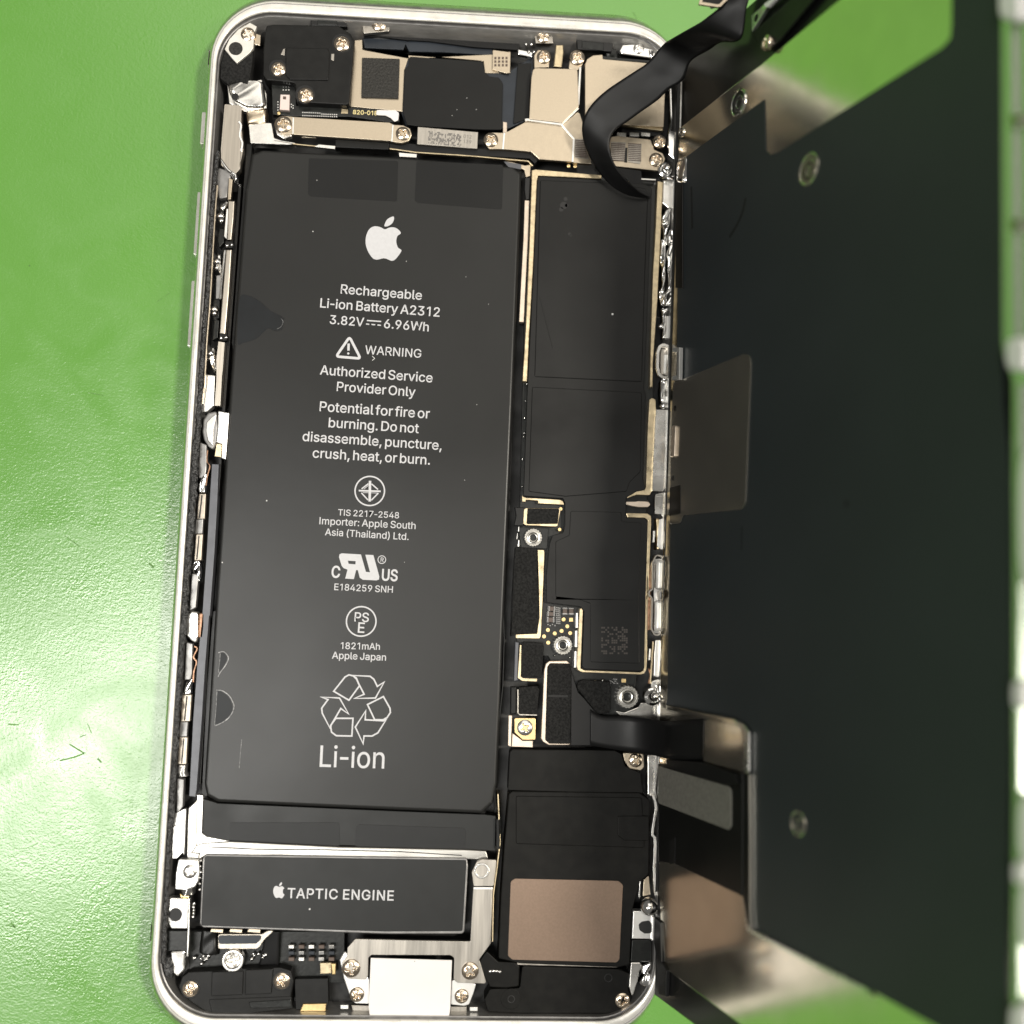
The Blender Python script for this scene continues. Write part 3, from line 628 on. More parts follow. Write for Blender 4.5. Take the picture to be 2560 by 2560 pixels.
# side buttons
def button(name, y0, y1, out=.52):
    a = quad[0]; b_ = quad[3]; e = (b_ - a).normalized(); nn = Vector((-e.y, e.x))
    if (sum(quad, Vector((0, 0))) / 4 - a).dot(nn) < 0: nn = -nn
    def f(py):
        t = (py + 12) / 2608.; return a + (b_ - a) * t
    p0, p1 = f(y0), f(y1)
    z0, z1 = -5.1, -2.5; vs = []; fs = []
    prof = [(-.3, z0), (out - .15, z0), (out - .03, z0 + .3), (out, -3.9), (out - .04, z1 - .55), (out - .18, z1 - .1), (-.1, z1 + .1)]
    ends = [(p0 - nn * 0, .0), (p0 + e * .12, 1), (p1 - e * .12, 1), (p1, 0.)]
    for q, f_ in ends:
        for d, z in prof:
            dd = d if f_ else min(d, out - .2)
            vs.append(((q - nn * dd).x, (q - nn * dd).y, z if f_ else max(z0 + .12, min(z1 - .12, z))))
    k = len(prof)
    for i in range(3):
        for j in range(k): fs.append((i * k + j, i * k + (j + 1) % k, (i + 1) * k + (j + 1) % k, (i + 1) * k + j))
    fs += [tuple(range(k)), tuple(range(3 * k, 4 * k))]
    o = mesh_obj(name, vs, fs, 'lip', house)
    bm = bmesh.new(); bm.from_mesh(o.data); bmesh.ops.recalc_face_normals(bm, faces=bm.faces); bm.to_mesh(o.data); bm.free()
button('mute_switch', 305, 388, .62); button('volume_button', 515, 677); button('volume_button', 745, 912)

# ---- things on the left inner wall
wl = house
plate('corner_shelf', 'F1 790,800 900,560 1110,330 1400,160 1560,250 1500,420 1480,760 1400,880 1290,970 1080,1140 960,1010', -.5, .6, 'lip', wl, bev=.05)
disc('pin_hole', 'F1', 1055, 785, 165, -.47, .3, 'mesh_pad', wl, bev=.02)
screw('F1', 1350, 440, 185, -.55, wl)
plate('tab', 'F1 1540,420 1660,460 1640,715 1500,680', -.9, .3, 'nickel', wl)
plate('foam_block', 'F1 790,835 1080,1145 1290,975 1460,800 1470,1000 1400,1480 1340,1640 1000,1600 860,1640 680,1500 690,1160', -.85, 1.2, 'foam', wl, bev=.15)
rumple('corner_clip', 'F1 860,1640 880,1800 950,1932 C1 330,800 430,850', 'F1 1400,1560 1700,1560 1740,1750 C1 590,820 570,855', -1.0, .15, 'silver', wl, n=26, cross=14, seed=3)
plate('clip_base', 'C1 285,690 560,640 600,760 600,870 430,900 300,830', -1.7, .8, 'silver', wl)
disc('dark_pin', 'C1', 345, 775, 28, -.7, .4, 'black_deep', wl)
plate('button_bracket', 'C1 262,838 398,850 396,1000 412,1205 372,1395 C4 525,60 515,200 480,240 420,210 375,180 C1 235,1330 232,1200', -1.1, 1.4, 'nickel_brushed', wl, r=.2, bev=.5, seg=4, label='long curved button bracket, brushed')
band('bracket_edge', 'C1 375,975 395,1010 385,1090 405,1150 395,1215', .28, -.95, .5, 'chrome', wl, smooth=True)
rumple('bracket_foot', 'C1 225,1290 270,1370 330,1410', 'C1 240,1270 300,1350 350,1390', -.9, .1, 'chrome', wl, n=10, cross=4, seed=5)
plate('silver_slab', 'C4 340,190 430,215 440,260 410,430 345,440 330,300', -1.5, 1.2, 'satin', wl, r=.2, bev=.15)
plate('bracket_strip', 'C4 425,270 455,285 440,445 415,445', -1.0, .8, 'nickel', wl)
rumple('bracket_nose', 'C4 430,215 450,270 465,290', 'C4 490,240 495,275 480,300', -.9, .1, 'chrome', wl, n=8, cross=5, seed=8)
for s in ('C4 420,455 470,458 462,600 445,770 410,772 415,600', 'C4 402,850 447,850 425,1200 395,1530 350,1522 375,1200', 'C4 342,1590 392,1598 378,1800 370,1932 C5 475,60 468,120 455,345 412,345 428,120 425,0'):
    plate('button_rail', s, -1.1, 1.2, 'nickel_brushed', wl, bev=.12)
for s in ('C4 405,520 425,520 415,700 410,770 385,745', 'C4 385,855 402,850 360,1250 345,1250', 'C4 340,1600 342,1900 318,1900'):
    plate('rail_lip', s, -1.35, .6, 'chrome', wl)
for (x, y, r) in ((362, 585, 34), (365, 620, 22), (335, 950, 34), (330, 1000, 22), (312, 1335, 34), (310, 1365, 24), (283, 1690, 34), (280, 1730, 22)):
    place_mesh('contact_ball', BALL, 'C4', x, y, r, -1.8, wl)
for (x, y) in ((425, 810), (378, 1555)):
    plate('notch_block', [(440 + (x + dx) / 3.22, 360 + (y + dy) / 3.22) for dx, dy in ((-28, -28), (30, -28), (28, 28), (-32, 28))], -1.3, .9, 'black_plastic', wl)
    place_mesh('contact_ball', BALL, 'C4', x + 26, y + 4, 16, -1.3, wl); place_mesh('contact_ball', BALL, 'C4', x - 14, y + 10, 16, -1.2, wl)
for s in ('C4 345,480 390,470 400,520 380,560 345,550', 'C4 300,1250 350,1250 345,1400 300,1420', 'C4 350,680 390,690 385,790 350,830 335,780', 'C4 310,1400 345,1420 335,1560 295,1580'):
    plate('switch_block', s, -2.0, 1.2, 'pcb', wl)
rumple('switch_spring', 'C4 400,455 370,480 345,500', 'C4 420,480 400,510 380,540', -1.3, .2, 'chrome', wl, n=10, cross=5, seed=11)
rumple('switch_spring', 'C4 330,890 340,1020 360,1090', 'C4 362,885 365,1010 372,1080', -1.5, .2, 'chrome', wl, n=12, cross=5, seed=12)
rumple('switch_spring', 'C4 280,1640 270,1750 300,1840', 'C4 318,1640 320,1760 330,1800', -1.5, .2, 'chrome', wl, n=12, cross=5, seed=13)
plate('grey_block', 'C4 325,1060 375,1050 370,1240 320,1245', -1.6, 1, 'satin', wl)
plate('white_block', 'C5 345,110 412,115 405,345 355,390 320,395', -1.5, 1.2, 'bright_silver', wl, r=.2, bev=.1)
plate('dark_block', 'C5 318,110 350,100 335,380 312,400', -1.4, 1.2, 'satin', wl)
plate('white_angle', 'C5 440,385 520,400 508,580 495,748 465,742 468,635 425,620 438,500', -1.3, 1.2, 'bright_silver', wl, bev=.08)
plate('round_lug', 'C5 425,385 360,400 325,450 318,540 330,600 360,650 400,680 425,620 438,500', -1.4, 1.5, 'satin', wl, r=.3, bev=.25, seg=3)
plate('lug_face', 'C5 430,400 385,430 350,470 345,540 360,610 400,655 402,520', -1.2, .5, 'wall_metal', wl, r=.3, bev=.15)
plate('gold_clip', 'C5 425,630 465,635 462,735 410,728', -1.7, .5, 'gold_rail', wl)
plate('ledge_block', 'C5 300,620 350,640 350,820 338,895 292,890', -1.5, 1.2, 'satin', wl, r=.15, bev=.1)
band('copper_trace', 'C5 358,680 352,760 375,800 360,860 345,950', .16, -1.6, .3, 'copper', wl, smooth=True)
rumple('ledge_spring', 'C5 300,900 285,960 290,1000', 'C5 360,850 352,930 345,1000', -1.5, .2, 'chrome', wl, n=12, cross=6, seed=21)
for s, t in (('C5 295,1010 345,1010 335,1200 278,1200', 'C5 312,1020 322,1020 302,1195 292,1195'), ('C5 272,1315 322,1315 310,1512 258,1512', 'C5 290,1325 298,1325 282,1505 272,1505'),
             ('C6 228,715 298,715 285,915 218,918', 'C6 258,725 268,725 250,910 240,910'), ('C6 208,1035 268,1035 258,1238 195,1240', 'C6 235,1045 244,1045 228,1232 218,1232')):
    plate('spring_frame', s, -1.5, .8, 'satin_warm', wl, bev=.06); plate('spring_slot', t, -1.44, .1, 'black_deep', wl, bev=0)
for s in ('C5 272,1205 325,1200 318,1310 265,1312', 'C6 215,920 270,920 262,1030 208,1032'):
    plate('spring_joint', s, -1.7, .8, 'satin', wl)
rumple('ledge_spring', 'C5 248,1518 240,1590 290,1660', 'C5 305,1518 312,1600 300,1680', -1.6, .2, 'chrome', wl, n=12, cross=6, seed=22)
plate('ledge_block', 'C5 240,1610 290,1620 268,1870 222,1895', -1.5, 1, 'satin', wl, r=.15, bev=.1)
plate('round_lug', 'C6 345,90 300,85 265,110 252,180 260,270 300,310 330,325 345,290', -1.4, 1.4, 'wall_metal', wl, r=.3, bev=.25, seg=3)
plate('lug_face', 'C6 345,100 318,115 298,170 300,250 325,300 345,280', -1.15, .5, 'silver', wl, r=.3, bev=.12)
plate('coil', 'C6 350,95 400,95 398,200 388,290 345,290', -1.5, .8, 'copper', wl, bev=.2)
plate('ledge_block', 'C6 258,318 305,330 300,560 290,600 245,605', -1.5, 1, 'satin', wl, r=.15, bev=.1)
band('copper_trace', 'C6 318,350 340,370 312,430 335,470 315,540 310,620', .2, -1.6, .3, 'copper', wl, smooth=True)
rumple('ledge_spring', 'C6 250,620 235,690 232,710', 'C6 318,590 300,650 298,705', -1.6, .2, 'chrome', wl, n=10, cross=6, seed=23)
rumple('ledge_spring', 'C6 195,1250 190,1300 200,1340', 'C6 255,1245 250,1300 270,1330', -1.6, .2, 'wall_metal', wl, n=10, cross=6, seed=24)
plate('ledge_block', 'C6 190,1345 240,1355 232,1560 185,1625', -1.5, 1, 'satin', wl, r=.15, bev=.1)
plate('side_plate', 'C6 165,1620 255,1570 250,1700 240,1932 C7 245,280 190,330 160,330 155,300', -1.2, 1, 'wall_metal', wl, r=.2, bev=.1)
band('side_crease', 'C6 255,1600 215,1640 200,1700 195,1760 215,1800', .1, -1.13, .1, 'bright_silver', wl, smooth=True)
plate('long_bar', 'C5 392,785 442,788 430,1100 410,1450 375,1932 C6 430,120 400,500 375,900 335,1440 325,1485 280,1480 310,900 340,500 C5 318,1932 352,1450 378,1000', -1.5, 1.6, 'blue_grey', wl, bev=.08, label='long straight blue grey bar')
# rubber gasket strip with a torn, grainy edge
def gasket():
    rnd = random.Random(4)
    Lp = px('C4 325,60 295,300 275,560 255,900 232,1250 200,1600 178,1932 C5 300,130 278,350 262,560 235,640 225,900 200,1250 165,1700 148,1932 C6 205,100 182,500 150,900 128,1300 112,1700 C7 120,60 105,400 92,600 80,900 68,1150')
    Rp = px('C4 352,60 328,300 308,560 288,900 268,1250 240,1600 222,1932 C5 338,130 318,350 305,560 290,700 285,900 262,1250 220,1700 208,1932 C6 270,100 240,500 212,900 185,1300 162,1700 C7 155,60 140,400 128,600 118,900 110,1150')
    def dense(P):
        v = [BASE.uv(q, -.55) for q in P]; return catmull(v, False, 14)
    A, B = dense(Lp), dense(Rp); k = min(len(A), len(B)); vs = []; fs = []; c = 6
    for i in range(k):
        for j in range(c):
            u = j / (c - 1); u2 = u + (rnd.uniform(-.10, .10) if 0 < u < 1 else rnd.uniform(-.13, .13))
            p = A[i].lerp(B[i], u2); vs.append((p.x, p.y, -.36 + rnd.uniform(-.14, .14) - (0.35 if j in (0, c - 1) else 0)))
    for i in range(k - 1):
        for j in range(c - 1): fs.append((i * c + j, i * c + j + 1, (i + 1) * c + j + 1, (i + 1) * c + j))
    mesh_obj('gasket', vs, fs, 'gasket', house, smooth=True, label='ragged black rubber gasket strip along the left side')
gasket()

# ---- bottom left corner of the tray
bl = house
plate('corner_angle', 'C6 340,1468 385,1475 375,1760 410,1785 592,1820 1026,1850 1026,1932 400,1932 330,1870', -2.3, 1.0, 'bright_silver', bl, bev=.08)
plate('tray_ridge', 'P 505,2108 574,2104 852,2118 1159,2125 1215,2128 1222,2152 1167,2148 1000,2144 700,2139 515,2138 495,2152 468,2150 470,2122', -1.95, 1.5, 'satin_bright', bl, bev=.12)
band('ridge_groove', 'C7 420,240 800,258 1300,262 1932,278 C8 470,238', .12, -1.93, .1, 'black_deep', bl, bev=0)
plate('side_column', 'C6 275,1570 335,1515 332,1860 310,1900 262,1932 268,1700', -1.7, 1.2, 'bright_silver', bl, bev=.15)
plate('shelf', 'F5 150,890 350,900 340,1270 130,1270 90,1180 80,900', -1.1, 1.2, 'silver', bl, r=.3, bev=.15)
disc('pin_hole', 'F5', 185, 1095, 82, -1.07, .2, 'black_deep', bl, bev=0)
plate('black_block', 'F5 60,1290 330,1290 325,1530 230,1525 60,1540', -1.3, 1.2, 'pcb', bl, r=.2)
plate('corner_post', 'F5 120,1540 305,1530 300,1760 215,1850 150,1800', -1.1, 1.5, 'silver', bl, r=.3, bev=.2)
rumple('corner_gasket', 'F5 10,1600 20,1700 60,1850', 'F5 110,1620 160,1720 150,1860', -.6, .2, 'gasket', bl, n=20, cross=8, seed=31)
band('tray_edge', 'F5 350,900 345,1270 330,1600', .2, -1.2, 1, 'silver', bl)
rumple('shiny_sleeve', 'F5 490,1290 480,1400 460,1560', 'F5 690,1300 690,1420 700,1590', -2.2, .2, 'black_film', bl, n=18, cross=8, seed=33)
plate('coil_frame', 'F5 700,1330 1230,1330 1300,1290 1380,1285 1260,1400 1200,1490 1160,1510 700,1510', -2.0, .8, 'nickel_brushed', bl, r=.3)
plate('blue_window', 'F5 705,1345 1225,1345 1215,1400 1160,1445 710,1450', -1.93, .1, 'navy', bl, r=.3, bev=0)
for x in (600, 830, 1050):
    plate('motor_tab', f'F5 {x+20},1265 {x+165},1272 {x+160},1320 {x},1305', -1.8, .4, 'nickel', bl)
ribbon('dark_flex', [((380 + 1270 / 3.116 * 0 + 283, 2040 + 290), -2.2), ((660, 2350), -2.4), ((650, 2400), -2.8), ((640, 2430), -3.0)], [((700, 2330), -2.2), ((698, 2350), -2.3), ((697, 2400), -2.6), ((696, 2430), -3.0)], 'flex_black', bl)
plate('charge_board', 'C7 290,900 1500,900 1500,1300 1100,1300 1090,1180 290,1220', -3.2, .8, 'pcb', bl)
place_mesh('ring_screw', SCREW_R, 'F5', 880, 1650, 135, -1.6, bl, rot=.3)
rnd = random.Random(9)
for (x, y, n_) in ((500, 1640, 9), (1190, 1620, 8)):
    for i in range(n_): place_mesh('solder_bead', SOLDER, 'F5', x + rnd.uniform(-110, 110), y + rnd.uniform(-55, 55), rnd.uniform(16, 30), -2.6, bl)
for i in range(5):
    for j in range(3):
        x = 1085 + i * 78; y = 1020 + j * 48
        plate('chip_part', [(380 + (x + dx) / 3.116, 2040 + (y + dy) / 3.116) for dx, dy in ((-22, -14), (22, -14), (22, 14), (-22, 14))], -2.3, .5, ('silver', 'navy', 'cap_brown', 'solder')[(i * 2 + j) % 4], bl, bev=.05)
plate('gold_tab', 'G3 0,340 110,335 110,440 0,445', -1.9, .5, 'gold_rail', bl); plate('gold_tab', 'G3 105,345 155,345 150,450 115,455', -1.8, .5, 'gold', bl, bev=.12)
plate('port_shell', 'C7 1110,1270 1370,1265 1375,1460 1360,1500 1120,1510', -2.2, 1.5, 'black_plastic', bl, r=.2)
plate('gold_contact', 'C7 1175,1465 1360,1462 1350,1525 1150,1525', -1.9, .5, 'gold', bl, bev=.12); plate('gold_contact', 'C7 1140,1530 1370,1515 1360,1560 1140,1560', -2.2, .4, 'gold_rail', bl, bev=.08)
plate('port_side', 'G3 300,745 480,750 485,895 330,890', -2.3, .8, 'steel', bl, bev=.1); plate('port_side', 'G3 1260,760 1420,760 1410,890 1235,895', -2.3, .8, 'steel', bl, bev=.1)
for x, y in ((235, 765), (1485, 785)):
    plate('port_clip', f'G3 {x-40},{y-20} {x+40},{y-20} {x+38},{y+20} {x-38},{y+20}', -2.0, .4, 'bright_silver', bl, bev=.08)
for x, y in ((238, 850), (1475, 880)): place_mesh('port_pin', SOLDER, 'G3', x, y, 32, -2.2, bl)
band('gold_line', 'G3 1620,858 1932,850', .2, -2.6, .3, 'gold', bl); band('gold_line', 'G3 1660,815 1932,812', .18, -2.6, .3, 'gold_rail', bl)

# ---- right inner wall: shiny clips and slots
wr = house
plate('rail_plate', 'F2 330,400 475,410 470,800 440,795 395,790 320,720', -1.3, 1.5, 'silver', wr, bev=.1)
plate('rail_edge', 'F2 470,410 498,410 500,1160 470,1150', -.6, 1.5, 'bright_silver', wr, bev=.1)
rumple('spring_clip', 'F2 390,800 310,950 330,1110 330,1240', 'F2 440,800 430,1000 400,1120 380,1240', -1.5, .35, 'chrome', wr, n=26, cross=8, seed=41)
rumple('spring_clip', 'F2 430,1090 385,1200 390,1300', 'F2 500,1150 500,1230 480,1310', -1.1, .3, 'chrome', wr, n=14, cross=8, seed=42)
rumple('spring_clip', 'F2 300,1240 290,1500 310,1700 300,1932 F3 155,100 170,200', 'F2 380,1250 360,1500 370,1700 360,1932 F3 195,100 195,200', -1.8, .35, 'chrome', wr, n=40, cross=8, seed=43)
rumple('spring_clip', 'F2 430,1310 390,1420 400,1560 410,1800 400,1932 F3 200,110 200,200', 'F2 490,1300 495,1500 490,1700 480,1932 F3 272,110 268,190', -1.0, .45, 'chrome', wr, n=44, cross=9, seed=44)
rumple('spring_clip', 'F3 170,230 180,300 180,470', 'F3 240,225 215,290 210,470', -1.4, .2, 'chrome', wr, n=20, cross=6, seed=45)
plate('rail_strip', 'F3 215,290 250,285 245,380 238,470 210,470', -1.1, 1, 'bright_silver', wr, bev=.08)
place_mesh('contact_ball', BALL, 'F3', 168, 375, 22, -1.8, wr); place_mesh('contact_ball', BALL, 'F2', 350, 985, 40, -1.8, wr)
band('slot_frame', 'F3 160,535 190,520 235,535 240,740 225,780 190,785 155,760 142,700 145,580', .42, -.5, .9, 'silver', wr, closed=True, r=.4)
plate('slot_floor', 'F3 165,550 230,545 230,760 165,760', -1.6, .5, 'steel', wr); band('slot_bar', 'F3 207,600 198,752', .35, -1.2, .4, 'bright_silver', wr)
plate('rail_strip', 'F3 225,785 238,785 232,1030 222,1030', -.6, 1.2, 'bright_silver', wr, bev=.06)
rumple('spring_clip', 'F3 165,805 160,900 165,980', 'F3 220,805 212,920 205,980', -1.6, .2, 'chrome', wr, n=16, cross=6, seed=46)
plate('rail_block', 'F3 190,935 220,935 218,985 186,985', -1.2, .6, 'bright_silver', wr)
place_mesh('contact_ball', BALL, 'F3', 188, 1015, 32, -1.6, wr)
plate('guard_plate', 'F3 128,1040 218,1042 216,1200 205,1670 185,1705 98,1700 110,1400', -1.1, 1.0, 'silver', wr, r=.15, bev=.1)
plate('rail_edge', 'F3 220,1040 236,1060 222,1660 232,1700 225,1900 205,1900 208,1650', -.6, 1.2, 'bright_silver', wr, bev=.06)
plate('rail_block', 'F3 125,1725 210,1705 205,1890 130,1880', -1.2, .9, 'silver', wr, r=.1)
plate('rail_plate', 'G2 205,5 325,0 310,130 285,200 260,165 205,160', -1.1, .9, 'silver', wr, r=.1)
rumple('rail_spring', 'G2 215,200 220,350 215,480', 'G2 250,200 240,350 290,470', -1.6, .15, 'gold_rail', wr, n=18, cross=6, seed=47)
plate('rail_strip', 'G2 245,210 295,190 290,480 262,480 225,450 235,300', -1.3, .8, 'bright_silver', wr, bev=.08)
band('slot_frame', 'G2 215,530 260,535 290,570 290,810 275,840 235,860 240,920 280,940 288,980 275,1200 240,1245 200,1240 175,1190 180,960 180,910 150,885 155,850 185,835 185,600', .24, -.6, .9, 'steel', wr, closed=True, r=.4, label='double slotted spring frame')
plate('slot_floor', 'G2 200,560 285,560 270,1230 190,1230', -1.4, .4, 'wall_metal', wr)
for s, t in (('G2 215,575 290,580 285,835 210,830', 'G2 250,595 285,597 280,825 244,822'), ('G2 205,940 280,942 275,1210 200,1205', 'G2 238,955 275,957 268,1185 232,1182')):
    band('slot_rim', s, .12, -.9, .4, 'silver', wr, closed=True, r=.3); plate('slot_bar', t, -1.0, .4, 'bright_silver', wr, bev=.06)
plate('rail_plate', 'G2 210,1290 255,1285 265,1300 248,1610 230,1625 195,1610 200,1400', -1.2, 1, 'bright_silver', wr, bev=.1)
band('rail_lip', 'G2 190,1300 180,1450 165,1680', .2, -1.4, .8, 'gold_rail', wr); band('rail_edge', 'G2 275,1280 272,1460 265,1660', .25, -.7, 1, 'silver', wr)
band('copper_trace', 'G2 170,620 160,780 165,820 150,1000 145,1200', .3, -1.7, .4, 'copper', wr); band('copper_trace', 'G2 150,1540 165,1600 150,1680', .2, -1.8, .3, 'copper', wr)
plate('rail_fin', 'G2 190,310 210,310 202,415 185,415', -1.5, .6, 'bright_silver', wr, bev=.08); plate('rail_fin', 'G2 155,1365 172,1365 165,1470 148,1470', -1.5, .6, 'bright_silver', wr, bev=.08)
plate('wall_skin', 'D3 1110,1310 1175,1305 1190,1330 1170,1560 1180,1639 1110,1600', -1.2, 1.5, 'silver', wr, r=.15, bev=.15)
band('rim_wire', 'D4 165,650 180,720 160,860 175,900 170,1080 180,1210', .32, -.2, 1.2, 'silver', wr, smooth=True)
plate('ball_tab', 'F4 150,820 480,830 470,1290 410,1275 130,1270', -.9, 1.2, 'bright_silver', wr, bev=.1)
plate('pin_hole', 'F4 235,1040 290,990 400,975 440,1010 440,1180 330,1185 250,1130', -.86, .1, 'black_deep', wr, r=.3, bev=0)
plate('ball_tab_edge', 'F4 455,920 495,920 485,1290 445,1300', -.5, 1.2, 'bright_silver', wr, bev=.08)
plate('foam_block', 'F4 130,1290 440,1290 440,1640 110,1640', -1.1, 1, 'pcb', wr, r=.1, bev=.15)
plate('corner_post', 'F4 110,1650 260,1650 300,1700 250,1800 C8 1530,1000 1500,1100 1480,1030 1490,900', -1.1, 1.2, 'silver', wr, r=.2, bev=.2)
rumple('corner_hook', 'F4 270,1720 280,1830 330,1850 C8 1545,1020 1580,1040', 'F4 450,1640 440,1760 400,1820 C8 1620,960 1620,1010', -.8, .35, 'chrome', wr, n=20, cross=8, seed=48)
plate('pad', 'F4 320,320 400,250 430,560 300,590', -1.3, .8, 'nickel', wr, r=.1, bev=.1); plate('fin', 'F4 250,350 275,340 265,600 235,620', -1.2, .6, 'silver', wr)

# ---- top wall fittings
plate('wall_tab', 'C1 1370,200 1430,200 1440,150 1580,160 1590,250 1380,270', -1.5, .6, 'steel', house, r=.2); screw('C1', 1505, 190, 58, -1.3, house)
plate('wall_tab', 'C2 900,235 1020,240 1030,290 910,290', -1.5, .6, 'steel', house, r=.2); screw('C2', 960, 245, 40, -1.3, house)
plate('wall_magnet', 'C1 950,135 1235,150 1250,215 960,205', -1.15, .8, 'black_deep', house, bev=.1); plate('magnet_face', 'C1 1010,150 1170,155 1170,205 1010,200', -1.08, .4, 'pcb', house)
plate('wall_magnet', 'C2 1185,265 1430,290 1420,345 1190,330', -1.15, .8, 'black_deep', house, bev=.1); plate('magnet_face', 'C2 1220,275 1370,290 1365,340 1220,325', -1.08, .4, 'pcb', house)
plate('wall_bracket', 'G1 510,440 540,385 640,380 800,430 830,490 770,500 530,465', -1.1, .8, 'chrome', house, r=.2, bev=.12); screw('G1', 680, 415, 46, -1.0, house, SCREW_S)
rumple('wall_clip', 'G1 380,400 390,450 400,500', 'G1 500,430 510,470 510,500', -1.8, .2, 'pcb', house, n=10, cross=8, seed=51)
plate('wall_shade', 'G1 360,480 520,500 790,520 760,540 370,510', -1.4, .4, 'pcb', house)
rumple('wall_clip', 'G1 760,430 780,500', 'G1 820,440 840,490', -.9, .25, 'chrome', house, n=10, cross=8, seed=52)
band('flex', 'C1 1380,270 1500,265 1730,290 C2 200,250 500,290 800,310', 1.1, -2.6, .6, 'flex_black', house)
plate('film', 'C1 1375,300 1740,300 1700,400 1390,385', -3.0, .4, 'navy', house, r=.2)
plate('film', 'C2 30,280 150,270 620,310 620,370 300,350 60,345', -3.0, .4, 'navy', house)

mc = thing('microphone_cover', 'black plastic cover with two screws in the bottom left corner', 'plastic cover', 'C7 650,1350', -5)
plate('cover', 'C7 205,1330 235,1250 290,1215 450,1208 720,1190 1000,1178 1085,1205 1105,1290 1085,1400 1090,1500 760,1545 480,1560 400,1520 300,1450 220,1375', -1.5, 2.5, 'black_plastic', mc, r=.35, bev=.18, seg=3)
plate('raised_block', 'C7 465,1215 712,1208 705,1395 460,1405', -1.3, .5, 'black_plastic', mc, r=.15, bev=.1); plate('raised_block', 'C7 728,1200 945,1190 930,1385 722,1395', -1.3, .5, 'black_plastic', mc, r=.15, bev=.1)
plate('step', 'C7 440,1430 1085,1405 1095,1500 750,1540 470,1555', -1.42, .4, 'black_plastic', mc, r=.2, bev=.08); plate('step_block', 'C7 750,1450 920,1440 1085,1430 1085,1490 770,1500', -1.3, .3, 'pcb', mc, r=.15, bev=.08)
for x, y, r in ((298, 1348, 62), (1010, 1285, 64)):
    disc('screw_seat', 'C7', x, y, r * 1.22, -1.45, .3, 'black_deep', mc, bev=.08, n=24); screw('C7', x, y, r, -1.3, mc)

band('ledge_line', 'C4 332,330 314,560 294,900 274,1250 247,1600 229,1932 C5 330,200 318,330', .14, -.55, .5, 'nickel', house, smooth=True)
band('rim_gap_strip', 'P 1698,200 1684,700 1668,1300 1655,1800 1643,2230', .5, .06, .3, 'black_film', house, smooth=True, label='thin black strip added for the dark gap along the right rim')  # black strip added over the lip, standing in for the dark gap

# ================================================================== battery
BZ = -1.7
bat = thing('battery', 'large flat black battery pack with white printed warnings', 'battery', 'P 920,1200', -5.2)
plate('pouch', 'P 628,385 655,374 1000,392 1282,415 1304,432 1300,560 1283,1000 1262,1500 1243,1960 1232,2010 1205,2034 1000,2026 760,2016 545,2006 516,1990 510,1960 540,1480 575,960 612,480', BZ, 3.3, 'pouch', bat, bev=.55, seg=5, r=.5)
def side_fold():
    band('pouch_edge', 'P 600,460 560,1010 525,1500 498,1960', .35, BZ - .7, 2, 'black_film', bat); band('pouch_edge', 'C4 590,0 555,480 515,1000 470,1600 C5 590,0 530,560 480,1300 450,1900 C6 480,100 430,700 395,1480', .7, BZ - 1.0, 2, 'black_film', bat)
side_fold()
plate('tape', 'E1 425,50 1145,72 1135,395 1115,398 440,358 418,340', BZ + .02, .05, 'pouch_tape', bat, r=.3, bev=.01)
plate('tape', 'E1 1292,72 P 1258,412 1255,524 E1 1300,410 1277,390', BZ + .02, .05, 'pouch_tape', bat, r=.3, bev=.01)
plate('silver_tab', 'C1 1665,1228 1810,1240 1808,1268 1668,1260', BZ + .06, .3, 'silver', bat, bev=.03)
plate('silver_tab', 'C1 985,1180 1020,1162 1155,1175 1150,1200', BZ + .06, .3, 'silver', bat, bev=.03)
plate('clear_tape', 'D1 62,75 205,100 200,140 100,120', BZ - .1, .2, 'blue_grey', bat, bev=.02)
tail = plate('tail_flap', 'P 506,1996 545,2008 1000,2028 1210,2036 1240,2040 1238,2128 1160,2124 E4 1650,1320 900,1310 C6 1020,1838 590,1818 425,1800 380,1755 385,1600', BZ - .9, .5, 'motor_black', bat, bev=.08)
plate('pull_tab', 'E4 40,1150 795,1150 800,1300 790,1317 40,1278', BZ - .84, .05, 'pull_tab', bat, r=.25, bev=.01)
plate('pull_tab', 'E4 930,1163 1655,1187 1668,1210 1660,1340 905,1318 912,1190', BZ - .84, .05, 'pull_tab', bat, r=.25, bev=.01)
plate('torn_film', 'C4 510,1245 590,1222 660,1255 760,1340 850,1390 872,1425 850,1488 800,1502 750,1480 700,1518 640,1570 540,1600 495,1590', BZ + .03, .03, 'torn_film', bat, smooth=True, bev=.01, label='torn scrap of dark film')
band('film_edge', 'C4 580,1222 660,1255 760,1340 850,1388 872,1425 852,1488 800,1502 755,1482', .09, BZ + .07, .06, 'black_deep', bat, smooth=True)
band('film_edge', 'C4 845,1405 862,1430 845,1470 810,1490', .05, BZ + .10, .04, 'dry_edge', bat, smooth=True)
for s in ('C6 500,398 540,390 570,420 575,450 550,500 515,545 498,580', 'C6 515,400 510,470 500,550', 'C6 485,680 530,685 580,720 610,770 618,810 600,860 560,905 510,935 470,950', 'C6 490,690 480,850 470,945'):
    wd = .13 if s.split()[1] in ('485,680', '500,398') else .06
    band('dried_edge', s, wd, BZ + .05, .04, 'dry_edge', bat, smooth=True, bev=.01)
plate('dried_spot', 'C6 490,690 530,695 575,730 605,790 600,850 550,905 480,935', BZ + .03, .03, 'torn_film', bat, smooth=True, bev=.01)
plate('dried_spot', 'C6 515,402 545,400 565,440 540,500 510,540', BZ + .03, .03, 'torn_film', bat, smooth=True, bev=.01)
